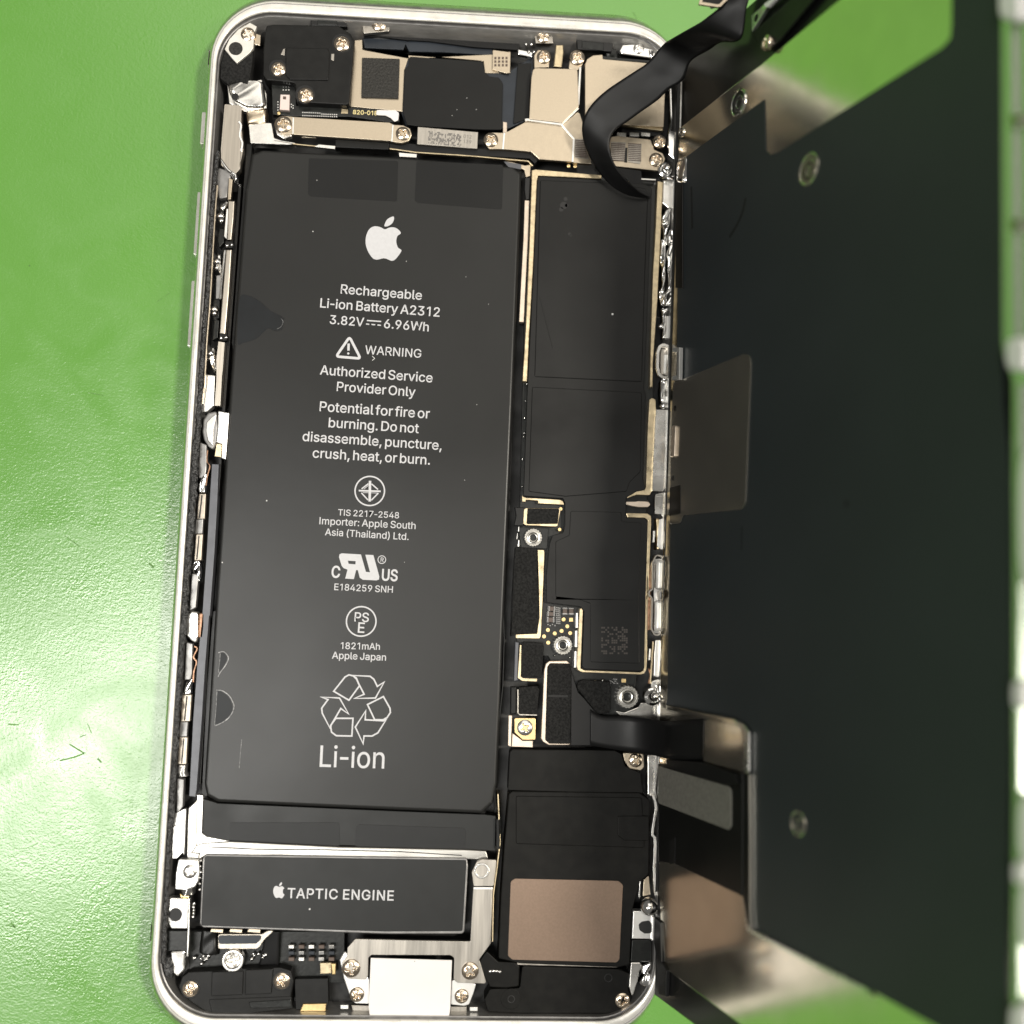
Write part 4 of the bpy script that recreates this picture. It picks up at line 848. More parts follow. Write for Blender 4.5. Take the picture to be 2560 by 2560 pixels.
for i, (vw, x, y, r) in enumerate((('E1', 458, 640, 7), ('E1', 490, 228, 5), ('E1', 1210, 880, 5), ('E1', 1690, 1005, 4), ('E1', 1872, 1225, 4), ('E3', 85, 295, 7), ('E2', 1777, 617, 5), ('E3', 1195, 790, 4), ('C5', 805, 1062, 9), ('C5', 470, 1528, 8), ('E3', 1680, 130, 5))):
    place_mesh('dust_speck', SPECK, vw, x, y, r * .7, BZ + .02, bat)
band('scratch', 'E2 935,225 955,245 935,262', .07, BZ + .03, .02, 'dust', bat); band('scratch', 'E4 122,575 115,650 105,775', .06, BZ + .03, .02, 'dry_edge', bat)
TZ = BZ + .035
for s, spec, sp, bo in (("Rechargeable", 'E1 682,1138 1332,1190', .75, .008), ("Li-ion Battery A2312", 'E1 516,1250 1476,1326', .62, .008), ("3.82V", 'E1 593,1382 866,1404', .75, .008), ("6.96Wh", 'E1 1030,1416 1388,1444', .75, .008),
                    ("WARNING", 'E2 877,208 1328,240', .75, .004), ("Authorized Service", 'E2 515,373 1418,438', .5, .008), ("Provider Only", 'E2 650,506 1280,552', .5, .008), ("Potential for fire or", 'E2 512,668 1396,728', .5, .008),
                    ("burning. Do not", 'E2 584,798 1308,846', .5, .008), ("disassemble, puncture,", 'E2 374,908 1492,982', .55, .008), ("crush, heat, or burn.", 'E2 455,1042 1398,1100', .5, .008),
                    ("TIS 2217-2548", 'E3 660,413 1150,438', .75, .006), ("Importer: Apple South", 'E3 510,484 1283,524', .75, .006), ("Asia (Thailand) Ltd.", 'E3 555,573 1227,612', .75, .006),
                    ("C", 'E3 608,912 671,916', 1, .022), ("US", 'E3 1014,936 1136,942', 1, .022), ("E184259 SNH", 'E3 630,1014 1100,1036', .75, .006), ("PS", 'E3 793,1266 906,1272', 1, .010), ("E", 'E3 820,1356 870,1359', 1, .010),
                    ("1821mAh", 'E3 682,1488 996,1495', .75, .008), ("Apple Japan", 'E3 612,1566 1045,1583', .75, .008), ("Li-ion", 'E4 660,764 1104,776', .75, .004), ("R", 'E3 1002,786 1026,788', 1, .01)):
    text(s, spec, TZ, 'ink', bat, bold=bo, space=sp, squash=1.25 if s in ('C', 'US') else (1.12 if s == 'Li-ion' else 1.0))
def uvl(spec, h=TZ, sm=False):
    v = [BASE.uv(q, h) for q in px(spec)]
    return catmull(v) if sm else v
LOGO = 'E1 1037,622 1000,605 955,598 915,618 890,665 882,720 890,770 910,815 940,855 968,866 995,863 1020,856 1045,858 1070,868 1095,876 1120,865 1146,835 1171,792 1145,772 1132,740 1130,705 1140,675 1166,652 1140,620 1105,606 1070,610'
LEAF = 'E1 1035,598 1038,575 1055,545 1080,527 1108,520 1110,545 1095,575 1065,595'
flat_fill('printed_emblem', [uvl(LOGO, sm=True), uvl(LEAF, sm=True)], BASE, TZ, 'ink', bat)
flat_fill('printed_mark', [uvl('E3 690,719 845,728 885,868 918,872 880,730 945,733 993,905 990,930 970,937 860,932 835,915 820,855 806,853 788,927 718,922 737,850 705,838 690,820 668,750 672,728'), uvl('E3 740,778 803,782 800,808 745,803')], BASE, TZ, 'ink', bat)
def ring(vw, x, y, r, wd, parent, h=TZ):
    v = VIEWS[vw]; c = (v[0] + x / v[2], v[1] + y / v[2]); cu = BASE.uv(c, h); R = mmr(c, r / v[2], h); ww = wd / v[2] / 18.2
    flat_fill('printed_ring', [circle_uv(cu, R + ww / 2, 48), circle_uv(cu, R - ww / 2, 48)], BASE, h, 'ink', parent)
ring('E3', 916, 217, 118, 11, bat); ring('E3', 847, 1267, 119, 11, bat); ring('E3', 1013, 770, 31, 6, bat)
INKN = [0]
def inkline(spec, wd, closed=False, name='printed_line', r=0):
    INKN[0] += 1
    band(name, spec, wd, TZ + .0015 * INKN[0], .004, 'ink', bat, closed=closed, bev=0, r=r)
inkline('E3 918,135 915,302', .33); inkline('E3 827,214 1004,220', .22)
for s in ('E3 905,158 850,200', 'E3 930,160 982,205', 'E3 848,232 902,290', 'E3 985,234 928,292', 'E3 905,172 868,202', 'E3 985,234 860,230'): inkline(s, .17 if s not in ('E3 905,172 868,202', 'E3 985,234 860,230') else .07)
inkline('E2 753,72 842,246 645,229', .34, True, r=.25)
inkline('E2 746,125 744,182', .32); text('.', 'E2 734,213 752,213', TZ, 'ink', bat)
inkline('E1 893,1356 1008,1365', .17)
for a, b_ in ((885, 912), (930, 960), (978, 1006)): inkline(f'E1 {a},{1384 + (a-885)*.09} {b_},{1387 + (a-885)*.09}', .15)
RW = .20
for s in ('E4 757,243 835,145 862,130 892,137 915,160 935,205 862,305', 'E4 890,134 1008,140 1034,160 1058,210 1105,180 1045,290 900,293 967,264 930,192 912,150',
          'E4 990,335 1100,280 1145,360 1148,390 1125,425 1098,440 1040,440', 'E4 978,378 974,440 1100,447 1118,440 1062,530 1022,552 966,552 960,605 906,490',
          'E4 772,430 890,430 882,552 775,550 742,525 735,480', 'E4 670,283 797,290 860,400 806,362 738,478 738,510 678,395 674,360 718,300'):
    inkline(s, RW, True)

# ================================================================== haptic motor
HZ = -1.6
hap = thing('haptic_motor', 'black rectangular motor block with white lettering below the battery', 'motor', 'P 840,2230', -5.2)
plate('motor_case', 'C7 418,300 C8 500,255 508,300 485,700 470,712 0,712 C7 395,868 372,840 395,330', HZ, 3, 'satin', hap, r=.35, bev=.12)
plate('motor_cover', 'C7 420,312 C8 496,266 497,300 474,692 465,696 0,698 C7 390,855 382,840 408,325', HZ + .05, .3, 'motor_black', hap, r=.25, bev=.04)
text("TAPTIC ENGINE", 'C7 1055,638 1880,658', HZ + .075, 'ink', hap, bold=.011, space=.75, track=34)
def relogo(spec, box):
    out = []
    for q in px(spec):
        ex, ey = (q[0] - 640) * 3.22, (q[1] - 380) * 3.22
        x = 944 + (ex - 882) / 290 * (1032 - 944); y = 517 + (ey - 520) / 357 * (642 - 517)
        out.append(BASE.uv((380 + x / 3.116, 2040 + y / 3.116), HZ + .075))
    return catmull(out)
flat_fill('printed_emblem', [relogo(LOGO, 0), relogo(LEAF, 0)], BASE, HZ + .075, 'ink', hap)
place_mesh('dust_speck', SPECK, 'C7', 1228, 725, 8, HZ + .05, hap)
hb = thing('motor_clip', 'bright shiny metal clip with screw left of the haptic motor', 'bracket', 'C7 280,470', -4)
plate('clip_plate', 'F5 225,425 460,440 475,590 460,690 420,760 300,800 180,790 190,600', -.9, .9, 'bright_silver', hb, r=.25, bev=.12)
screw('F5', 360, 575, 85, -.85, hb, SCREW_S)
rumple('clip_end', 'F5 240,790 260,870', 'F5 390,770 400,860', -1.2, .2, 'chrome', hb, n=12, cross=8, seed=61)
plate('gold_foot', 'F5 240,840 270,870 340,870 350,890 250,890', -1.3, .3, 'gold', hb)
plate('strap', 'F5 330,350 470,360 460,410 330,400', -1.5, .6, 'silver', hb)
for i in range(5): place_mesh('solder_bead', SOLDER, 'F5', 405 + random.uniform(-12, 12), 960 + i * 40, 22, -1.9, hb)
for i in range(6): place_mesh('solder_bead', SOLDER, 'F5', 490 - i * 4 + random.uniform(-10, 10), 440 + i * 70, 20, -1.7, hb)

# ================================================================== charge port bracket
cb = thing('port_bracket', 'brushed steel bracket with four screws around the cream tape', 'bracket', 'P 1100,2420', -3)
plate('base_plate', 'G3 190,310 240,220 480,500 480,735 340,730 300,690 235,500', -1.75, .5, 'bright_silver', cb, r=.3, bev=.08)
plate('base_plate', 'G3 1270,500 1510,540 1480,640 1440,740 1390,755 1260,740', -1.75, .5, 'bright_silver', cb, r=.3, bev=.08)
plate('bracket_plate', 'G3 265,190 340,105 900,120 1450,130 C8 522,740 538,440 655,440 645,770 575,868 G3 1560,370 1610,540 1330,530 1290,500 1295,290 1260,265 495,262 470,290 465,470 440,500 270,490 210,420 215,330 260,270', -1.3, .45, 'steel', cb, r=.3, bev=.06)
plate('bracket_arm', 'C8 540,425 530,340 560,275 590,262 680,265 662,425', -1.0, .45, 'steel', cb, r=.25, bev=.06)
band('bend_line', 'C8 540,437 657,437', .3, -1.08, .3, 'bright_silver', cb)
place_mesh('rivet', SCREW_R, 'C8', 590, 330, 48, -1.02, cb, rot=0)
screw('G3', 300, 390, 88, -1.2, cb); screw('G3', 1450, 415, 84, -1.2, cb); screw('G3', 355, 645, 70, -1.55, cb); screw('G3', 1368, 660, 68, -1.55, cb)
tp = thing('cream_tape', 'plain cream paper tape across the charge port', 'tape', 'P 1025,2470', -1.5)
plate('tape_sheet', 'G3 490,290 1275,312 1258,780 1240,905 488,900 470,770', -1.12, .12, 'white_tape', tp, bev=.03)
ribbon('tape_fold', [((927, 2548), -1.15), ((928, 2554), -.7), ((929, 2562), -.25)], [((1122, 2550), -1.15), ((1121, 2556), -.7), ((1119, 2564), -.25)], 'white_tape', tp, thick=.12)
disc('tape_mark', 'G3', 915, 322, 6, -1.11, .02, 'dry_edge', tp, bev=0)

# ================================================================== loudspeaker
SZ = -1.4
sp = thing('loudspeaker', 'black loudspeaker box with brown metallic label plate', 'speaker', 'P 1430,2220', -5.2)
plate('speaker_box', 'P 1272,1985 1280,1978 1600,1982 1625,2000 C8 1600,350 1550,400 1500,570 1485,900 1420,915 820,892 690,862 705,500 725,200', SZ, 3.4, 'speaker_plastic', sp, r=.3, bev=.15)
plate('step', 'P 1290,1990 1605,1994 1612,2120 1290,2110', SZ + .12, .4, 'speaker_plastic', sp, r=.3, bev=.1)
plate('step', 'C8 1412,0 1600,0 1600,150 1450,148 1412,120', SZ + .25, .4, 'speaker_plastic', sp, r=.3, bev=.1)
plate('label_plate', 'C8 765,395 790,378 1415,392 1442,415 1422,865 1405,885 775,868 748,845', SZ + .08, .2, 'bronze_label', sp, r=.5, bev=.03)
plate('label_fold', 'C8 800,872 1412,888 1408,915 805,900', SZ - .05, .2, 'steel', sp, bev=.05)
plate('tail_box', 'C8 640,1045 820,1040 835,905 1420,925 1490,955 1475,1050 1500,1100 1440,1185 1350,1195 830,1195 625,1185 605,1110', SZ - .2, 3, 'speaker_plastic', sp, r=.4, bev=.15)
disc('mould_ring', 'C8', 765, 1105, 62, SZ - .16, .1, 'speaker_plastic', sp); disc('mould_pit', 'C8', 768, 1107, 24, SZ - .14, .1, 'black_deep', sp, hole=.7)
disc('mould_pit', 'C8', 1355, 978, 26, SZ - .17, .1, 'black_deep', sp, hole=.75)
screw('C8', 1440, 1115, 46, SZ - .1, sp)
plate('spring_arm', 'C8 620,815 690,880 790,885 820,910 815,1030 740,1040 640,1035 600,960 575,880', -1.3, .8, 'speaker_plastic', sp, r=.25, bev=.15)
for i in range(4): place_mesh('solder_bead', SOLDER, 'C8', 640 + i * 20, 940 + random.uniform(-6, 6), 13, -1.25, sp)
pl_ = plate('cover_plate', 'D3 100,1285 120,1268 870,1275 920,1300 945,1390 1060,1440 1078,1590 1060,1600 85,1570', SZ - .25, 2, 'speaker_plastic', sp, r=.3, bev=.12)
plate('lug', 'D3 925,1290 1080,1300 1085,1400 1060,1425 975,1410 940,1350', SZ - .5, 1, 'nickel', sp, r=.3, bev=.1)
screw('D3', 1022, 1348, 52, SZ - .4, sp)
div = thing('divider_rail', 'thin upright metal rail between the battery and the logic board', 'rail', 'P 1255,1700', -5)
band('rail_wall', 'G4 470,0 420,900 370,1932 D3 60,470 50,800 D3 20,1100 D3 -10,1500 P 1238,2030', .14, -2.0, 3.0, 'black_film', div)
band('rail_wall', 'P 1245,1985 1250,2110 C8 690,250 660,480 655,760', .16, -1.8, 3.2, 'gold_rail', div)
band('rail_film', 'C8 690,20 690,200', .5, -1.8, 3, 'black_film', div)

# ================================================================== logic board
LZ = -1.55
lb = thing('logic_board', 'long black logic board with gold edged shields right of the battery', 'circuit board', 'P 1450,1100', -5)
plate('board', 'P 1330,425 P 1640,455 P 1632,1000 P 1605,1480 P 1590,1700 P 1580,1790 P 1520,1800 P 1440,1760 P 1370,1640 P 1290,1640 P 1300,1250 P 1310,800', -2.6, .8, 'pcb', lb)
band('pale_strip', 'D1 250,390 240,700 218,1100 205,1368', .62, -2.4, 1, 'pale_rail', lb)
plate('pale_hook', 'D1 62,72 130,80 235,108 280,100 275,190 240,205 225,140 110,120', -2.2, .6, 'nickel', lb, r=.2)
plate('black_gasket', 'D1 235,205 275,205 265,380 240,385 230,300', -2.2, .8, 'black_deep', lb)
plate('shield_frame', 'D1 288,145 320,138 850,185 850,215 340,190 330,230 300,900 265,1500 250,1850 212,1845 240,1400 270,700', LZ - .15, 1, 'gold_rail', lb, bev=.08)
plate('shield_frame', 'D1 1300,232 1345,240 1330,600 1300,1200 1265,1700 1262,1890 1238,1895 1245,1550 1262,1000 1285,600', LZ - .15, 1, 'gold_rail', lb, bev=.08)
plate('shield_frame', 'D2 1235,320 1255,305 1285,318 1288,400 1255,1050 1240,1088 1130,1085 1060,1112 1050,1105 1120,1058 1195,1048 1208,1020 1220,600', LZ - .1, 1, 'gold_rail', lb, bev=.1, r=.15)
plate('shield_frame', 'D2 1045,1232 1220,1235 1248,1255 1250,1290 1228,1932 1205,1932 1222,1290 1200,1272 1060,1268', LZ - .1, 1, 'gold_rail', lb, bev=.08, r=.1)
plate('shield_frame', 'D3 1098,0 1115,0 1105,600 1100,690 1085,715 1060,722 630,705 600,690 590,660 612,240 625,235 637,250 620,675 650,690 1055,705 1080,690', LZ - .1, 1, 'gold_rail', lb, bev=.06, r=.1)
plate('shield_frame', 'G4 675,375 700,400 740,415 1290,448 1335,470 1355,528 940,505 935,460 740,448 735,480 680,478', LZ - .1, .8, 'gold_rail', lb, bev=.08, r=.1)
plate('pale_bar', 'D2 1045,1140 1125,1140 1150,1135 1225,1140 1245,1160 1225,1185 1150,1185 1110,1178 1048,1165', LZ - .2, .4, 'pale_rail', lb, r=.2, bev=.06)
film = plate('shield_film', 'D1 340,195 850,225 1210,260 1255,290 1240,700 1215,1400 1190,1900 D2 1205,280 1190,700 1180,960 1205,1040 1130,1060 1050,1108 1042,1270 1200,1275 1218,1300 1205,1932 D3 1085,680 1050,698 645,680 630,660 645,260 620,225 370,195 368,0 D2 430,1480 455,1412 540,1390 555,1330 555,1150 540,1115 225,1095 222,1080 250,300 D1 300,1000 330,300', LZ + .02, .5, 'black_film', lb, r=.2, bev=.06, label='black film covering the shields')
plate('film_ridge', 'D1 355,225 850,245 1200,290 1225,330 1200,1000 1175,1850 310,1810 330,1100', LZ + .12, .2, 'black_film', lb, r=.3, bev=.1)
plate('film_ridge', 'D2 290,215 1175,260 1165,900 1080,980 1050,1060 560,1100 262,1060', LZ + .10, .2, 'black_film', lb, r=.3, bev=.1)
plate('film_ridge', 'D2 600,1215 1010,1225 1010,1300 1170,1310 1150,1932 D3 1050,640 690,630 690,200 600,170 410,150 D2 480,1932 480,1460 590,1410', LZ + .11, .2, 'black_film', lb, r=.3, bev=.1)
for (x, y, r) in ((545, 430, 30), (560, 378, 16), (525, 462, 18), (568, 430, 14), (592, 660, 13), (601, 672, 9)): disc('ink_dot', 'D1', x, y, r, LZ + .125, .01, 'black_deep', lb, bev=0, n=14)
band('crease', 'D1 345,1150 400,1360 455,1580', .10, LZ + .14, .05, 'black_film', lb, smooth=True)
place_mesh('dust_speck', SPECK, 'D1', 938, 1306, 9, LZ + .12, lb)
rc = random.Random(3)
cells = []
for i in range(13):
    for j in range(13):
        if rc.random() < .5:
            x, y = 770 + i * 15, 372 + j * 15.6; cells.append([BASE.uv((1240 + (x + a) / 2.927, 1440 + (y + b_) / 2.927), LZ + .125) for a, b_ in ((0, 0), (13, 0), (13, 13), (0, 13))])
mat('faint_ink', (.05, .042, .036), .5)
flat_fill('etched_speckle', cells, BASE, LZ + .125, 'faint_ink', lb)
# left connectors of the board
plate('connector', 'G4 560,565 720,570 700,870 545,865 580,700', -1.5, .8, 'flex_black', lb, bev=.1)
plate('connector_frame', 'G4 705,600 740,580 1280,585 1300,600 1250,870 1220,882 730,858 695,830', -1.35, .6, 'gold_rail', lb, r=.2, bev=.06)
plate('connector_foam', 'G4 765,585 1270,590 1280,610 1250,835 760,840 750,820', -1.25, .3, 'foam', lb, r=.15, bev=.05)
for x, y in ((1300, 595), (1282, 925)): disc('gold_dot', 'G4', x, y, 28, -1.9, .2, 'gold', lb, bev=.02, n=12)
place_mesh('standoff', STANDOFF, 'G4', 858, 1055, 140, -1.5, lb)
plate('dark_land', 'G4 640,890 1110,900 1100,1000 1080,1240 660,1220 630,1000', -2.0, .6, 'pcb', lb, r=.2)
for s in ('G4 620,880 632,880 628,960 612,960', 'G4 600,985 608,985 600,1080 588,1080', 'G4 620,1090 632,1100 632,1200 604,1200'): plate('solder_edge', s, -2.0, .4, 'bright_silver', lb, bev=.02)
for i, (x, y) in enumerate(((248, 195), (237, 330), (229, 470), (225, 590), (222, 620), (212, 800), (208, 1020))): place_mesh('solder_bead', SOLDER, 'D2', x, y, 9, -1.9, lb)
cf = plate('connector_block', 'D2 155,1505 320,1515 330,1530 D3 312,300 305,420 145,425 110,450 D2 135,1932 140,1700', -1.2, 1.2, 'foam', lb, r=.2, bev=.12)
plate('connector_side', 'D3 105,445 140,100 150,0 125,0 112,250', -1.6, 1, 'black_film', lb)
plate('connector_gold', 'D2 335,1528 385,1530 390,1550 375,1932 D3 328,440 318,458 145,455 145,428 300,422 318,300 D2 345,1800', -1.3, .5, 'gold_rail', lb, bev=.04, r=.08)
plate('small_connector', 'D3 185,500 200,482 340,490 350,520 335,745 182,735', -1.3, 1, 'foam', lb, r=.15, bev=.1)
band('connector_edge', 'D3 185,505 170,740 195,758 300,762', .38, -1.4, .4, 'gold_rail', lb); plate('connector_side', 'D3 140,480 168,485 160,765 130,770', -1.7, 1, 'blue_grey', lb, bev=.1)
plate('small_connector', 'D3 165,815 300,805 318,830 300,1005 165,1010', -1.35, 1, 'foam', lb, r=.15, bev=.1)
band('connector_edge', 'D3 160,830 160,1000 175,1015 300,1018', .18, -1.4, .4, 'steel', lb); plate('connector_side', 'D3 108,810 150,810 150,1010 105,1015', -1.6, 1, 'black_film', lb, bev=.15)
# passives
for s in ('385,222 435,225 432,258 383,255', '378,262 432,265 430,295 375,292', '375,302 428,305 425,340 372,337', '490,232 522,233 522,285 488,284', '535,233 568,234 568,285 534,284'):
    q = [tuple(map(float, t.split(','))) for t in s.split()]
    base = plate('capacitor', [(1240 + x / 2.927, 1440 + y / 2.927) for x, y in q], -2.0, .5, 'cap_brown', lb, bev=.05)
    wide = abs(q[1][0] - q[0][0]) > abs(q[2][1] - q[1][1])
    for e in (0, 1):
        if wide: x0 = q[0][0] if e == 0 else q[1][0] - 10; bx = [(x0 - 3, q[0][1] - 2), (x0 + 11, q[0][1] - 2), (x0 + 11, q[2][1] + 2), (x0 - 3, q[2][1] + 2)]
        else: y0 = q[0][1] if e == 0 else q[2][1] - 10; bx = [(q[0][0] - 2, y0 - 3), (q[1][0] + 2, y0 - 3), (q[1][0] + 2, y0 + 11), (q[0][0] - 2, y0 + 11)]
        plate('capacitor_end', [(1240 + x / 2.927, 1440 + y / 2.927) for x, y in bx], -1.97, .5, 'solder', base, bev=.05)
for (x, y) in ((495, 318), (522, 368), (480, 402), (543, 418), (430, 420), (380, 395), (352, 442), (382, 488)): disc('gold_pad', 'D3', x, y, 15, -2.5, .1, 'gold', lb, bev=.02, n=12)
plate('gold_pad', 'D3 536,306 564,306 564,334 536,334', -2.5, .1, 'gold', lb, bev=.01); plate('gold_pad', 'D3 920,752 950,752 950,780 920,780', -2.5, .1, 'gold', lb, bev=.01)
def tiny_rows(view, rows, sz, h, m, parent, name):
    vs = []; fs = []
    v = VIEWS[view]
    for (x, y) in rows:
        k = len(vs)
        for dz in (0, -.25):
            for dx, dy in ((-1, -1), (1, -1), (1, 1), (-1, 1)):
                p = BASE.uv((v[0] + (x + dx * sz) / v[2], v[1] + (y + dy * sz) / v[2]), h); vs.append((p.x, p.y, h + dz))
        fs += [(k, k + 1, k + 2, k + 3)] + [(k + i, k + (i + 1) % 4, k + 4 + (i + 1) % 4, k + 4 + i) for i in range(4)]
    o = mesh_obj(name, vs, fs, m, parent); o['kind'] = 'stuff'; return o
tiny_rows('D3', [(445 + i * 11, 232 + j * 14 + i * 2) for i in range(3) for j in range(9)] + [(380 + i * 17, 355 + (i % 2) * 8) for i in range(4)] + [(838, 768), (838, 785), (866, 755), (882, 757), (868, 784), (890, 786), (852, 775), (876, 770)], 4.5, -2.3, 'solder', lb, 'tiny_solder_pads')
for (x, y, r) in ((730, 770, 14), (780, 765, 12), (430, 582, 8), (538, 598, 7)): place_mesh('solder_bead', SOLDER, 'D3', x, y, r, -2.3, lb)
for s in ('D3 585,270 600,270 600,380 583,380', 'D3 580,400 596,400 595,520 576,520', 'D3 575,550 590,550 588,670 572,670'): plate('shield_side', s, -1.8, .6, 'bright_silver', lb, bev=.03)
place_mesh('standoff', STANDOFF, 'D3', 490, 507, 67, -1.7, lb); place_mesh('standoff', STANDOFF, 'D3', 962, 885, 80, -1.5, lb)
plate('foam_cover', 'D3 600,775 640,760 840,775 838,1000 750,1012 715,975 640,880 592,815', -1.15, .8, 'foam', lb, r=.3, bev=.15)
plate('screw_land', 'D3 870,985 940,1000 1040,960 1060,930 1180,920 1220,1050 1100,1040 900,1020', -2.0, .8, 'silver', lb, r=.2, bev=.1)
gs = thing('gold_lug', 'square gold lug with screw beside the lower connector', 'screw lug', 'D3 212,1110', -3)
plate('lug_plate', 'D3 135,1040 290,1040 290,1200 195,1200 135,1145', -1.6, .5, 'gold', gs, r=.2, bev=.06); screw('D3', 212, 1110, 58, -1.5, gs, SCREW_S)
plate('lug_foot', 'D3 120,1150 195,1205 270,1205 270,1255 115,1250', -2.0, .4, 'pale_rail', gs); plate('lug_foot', 'D3 92,1020 118,1020 110,1250 88,1240', -1.9, .4, 'pale_rail', gs)
hs = thing('rim_stud', 'small shiny ball stud on the right rim above the lower flex cable', 'stud', 'D3 1160,880', -3)
disc('stud_ring', 'D3', 1150, 882, 68, -.9, 1.2, 'chrome', hs, bev=.35, n=28, hole=.35); place_mesh('stud_ball', BALL, 'D3', 1162, 880, 30, -.7, hs)
rumple('stud_tab', 'D3 1180,800 1200,900 1215,960', 'D3 1240,800 1245,880 1245,960', -.3, .2, 'chrome', hs, n=14, cross=8, seed=71)
plate('stud_base', 'D3 1140,770 1200,750 1210,830 1130,830', -1.3, .8, 'silver', hs, r=.2, bev=.15)
b1 = thing('ball_stud', 'round shiny stud on the right rim beside the folded black ribbon cable', 'stud', 'F2 370,250', -3)
disc('stud_ring', 'F2', 370, 250, 118, -.7, 1.2, 'chrome', b1, bev=.4, n=28, hole=.3); place_mesh('stud_ball', BALL, 'F2', 385, 235, 62, -.75, b1)
rumple('stud_foot', 'F2 370,390 470,420', 'F2 470,330 560,330', -.4, .25, 'chrome', b1, n=12, cross=10, seed=72)
b2 = thing('steel_ball', 'shiny steel ball on the right rim beside the speaker label', 'stud', 'F4 400,740', -3)
place_mesh('stud_ball', BALL, 'F4', 400, 745, 150, -.6, b2); place_mesh('stud_tip', SOLDER, 'F4', 425, 770, 48, .15, b2)

# ================================================================== lower flex cable
lf = thing('flex_cable', 'black flex cable running from the board across the rim to the display', 'flex cable', 'D3 800,1150', -1)
plate('connector_frame', 'D3 352,690 365,640 390,622 520,620 545,645 550,700 545,1238 385,1238 345,1215 330,1190', -1.05, .8, 'pale_rail', lf, r=.3, bev=.1)
plate('connector_foam', 'D3 375,665 395,637 545,640 550,700 545,1230 390,1228 360,1200', -.95, .3, 'foam', lf, r=.25, bev=.06)
plate('strip_edge', 'D3 380,870 525,872 525,888 380,885', -.90, .05, 'black_film', lf, bev=0)
plate('lead', 'D3 550,690 600,850 640,890 720,985 760,1018 700,1240 548,1240', -1.25, .3, 'flex_black', lf)
def P3(v, x, y): V = VIEWS[v]; return (V[0] + x / V[2], V[1] + y / V[2])
ribbon('cable', [(P3('D3', 690, 975), -1.15), (P3('D3', 780, 1022), -1.05), (P3('D3', 950, 1026), -.8), (P3('D3', 1050, 1035), -.2), (P3('D3', 1130, 1045), .9), (P3('D3', 1230, 1062), 3.2), (P3('D3', 1300, 1060), 5.5), (P3('D3', 1400, 1048), 8.2), (P3('D3', 1518, 1042), 11)],
       [(P3('D3', 690, 1240), -1.15), (P3('D3', 780, 1255), -1.05), (P3('D3', 950, 1282), -.8), (P3('D3', 1050, 1292), -.2), (P3('D3', 1130, 1305), .9), (P3('D3', 1230, 1330), 3.2), (P3('D3', 1300, 1345), 5.5), (P3('D3', 1400, 1358), 8.2), (P3('D3', 1518, 1372), 11)], 'flex_black', lf, thick=.2)

# ================================================================== rear camera and the plates at the top
rcam = thing('rear_camera', 'black plastic camera cover with three screws in the top left corner', 'camera module', 'C1 900,520', -5)
plate('camera_cover', 'C1 600,205 650,195 1180,205 1280,275 1305,330 1295,500 1265,835 1240,845 1000,832 840,822 828,668 600,645 568,600 572,400 585,260', -.95, 3, 'black_plastic', rcam, r=.35, bev=.18, seg=3)
plate('lens_square', 'C1 755,382 1095,388 1105,420 1100,645 790,640 752,600', -.75, .5, 'black_plastic', rcam, r=.35, bev=.1)
plate('cover_step', 'C1 1110,230 1170,225 1270,290 1290,340 1280,430 1150,430 1115,380', -1.0, .35, 'black_deep', rcam, r=.3, bev=.1)
for x, y, r in ((1205, 352, 62), (695, 555, 58), (915, 765, 62)):
    disc('screw_seat', 'C1', x - (6 if x < 1000 else 0), y - 8, r * 1.28, -.90, .3, 'black_deep', rcam, bev=.08, n=24); screw('C1', x, y, r, -.75, rcam)
plate('cover_nick', 'C1 735,395 748,392 745,445 715,440', -.9, .1, 'steel', rcam, bev=.01); plate('cover_nick', 'C1 1122,435 1145,432 1142,490 1120,480', -.9, .1, 'steel', rcam, bev=.01)
cp = thing('camera_circuit', 'small black circuit strip with white sensor chip below the camera cover', 'circuit board', 'C1 900,880', -5)
plate('circuit', 'C1 640,660 830,670 840,850 1270,862 1660,890 1672,980 1600,985 1280,940 820,935 650,920', -2.2, 1, 'pcb', cp)
sens = plate('sensor', 'C1 712,760 786,762 782,888 705,882', -1.6, .8, 'ceramic', cp, bev=.06); plate('sensor_window', 'C1 733,775 758,777 757,800 732,798', -1.57, .05, 'cap_brown', sens, bev=0)
text('820-018', 'C1 1296,918 1492,928', -2.17, 'ink_gold', cp, bold=.012)
plate('paper_scrap', 'C1 1488,885 1640,888 1666,910 1660,968 1630,980 1600,950 1560,930 1480,925', -2.0, .08, 'white_tape', cp, r=.2, bev=.02)
tiny_rows('C1', [(892 + i * 17, 905 + (i > 8) * 8 + i * .6) for i in range(17)] + [(892 + i * 17, 930 + i * .6) for i in range(17)] + [(735 + i * 22, 700 + j * 24) for i in range(3) for j in range(2)] + [(692, 820 + i * 22) for i in range(4)] + [(800 + (i % 2) * 14, 840 + i * 10) for i in range(4)], 4, -2.0, 'solder', cp, 'tiny_solder_pads')
plate('gold_pad', 'C1 1205,875 1255,880 1255,915 1200,912', -2.1, .1, 'gold_rail', cp, bev=.02); disc('gold_pad', 'C1', 698, 910, 13, -2.1, .2, 'gold', cp, bev=.04, n=12)
cbk = thing('camera_strap', 'straight beige metal strap with a screw at both ends above the battery', 'bracket', 'C1 1200,1040', -3)
plate('strap', 'C1 700,938 760,932 830,940 1590,985 1625,1003 1700,1008 1755,1035 1770,1085 1745,1135 1690,1152 1640,1145 1600,1135 820,1082 730,1082 680,1040 672,985', -1.15, .5, 'nickel', cbk, r=.25, bev=.07)
band('strap_bend', 'C1 815,945 812,1078', .2, -1.1, .1, 'bright_silver', cbk); band('strap_bend', 'C1 1618,1004 1608,1138', .2, -1.1, .1, 'bright_silver', cbk)
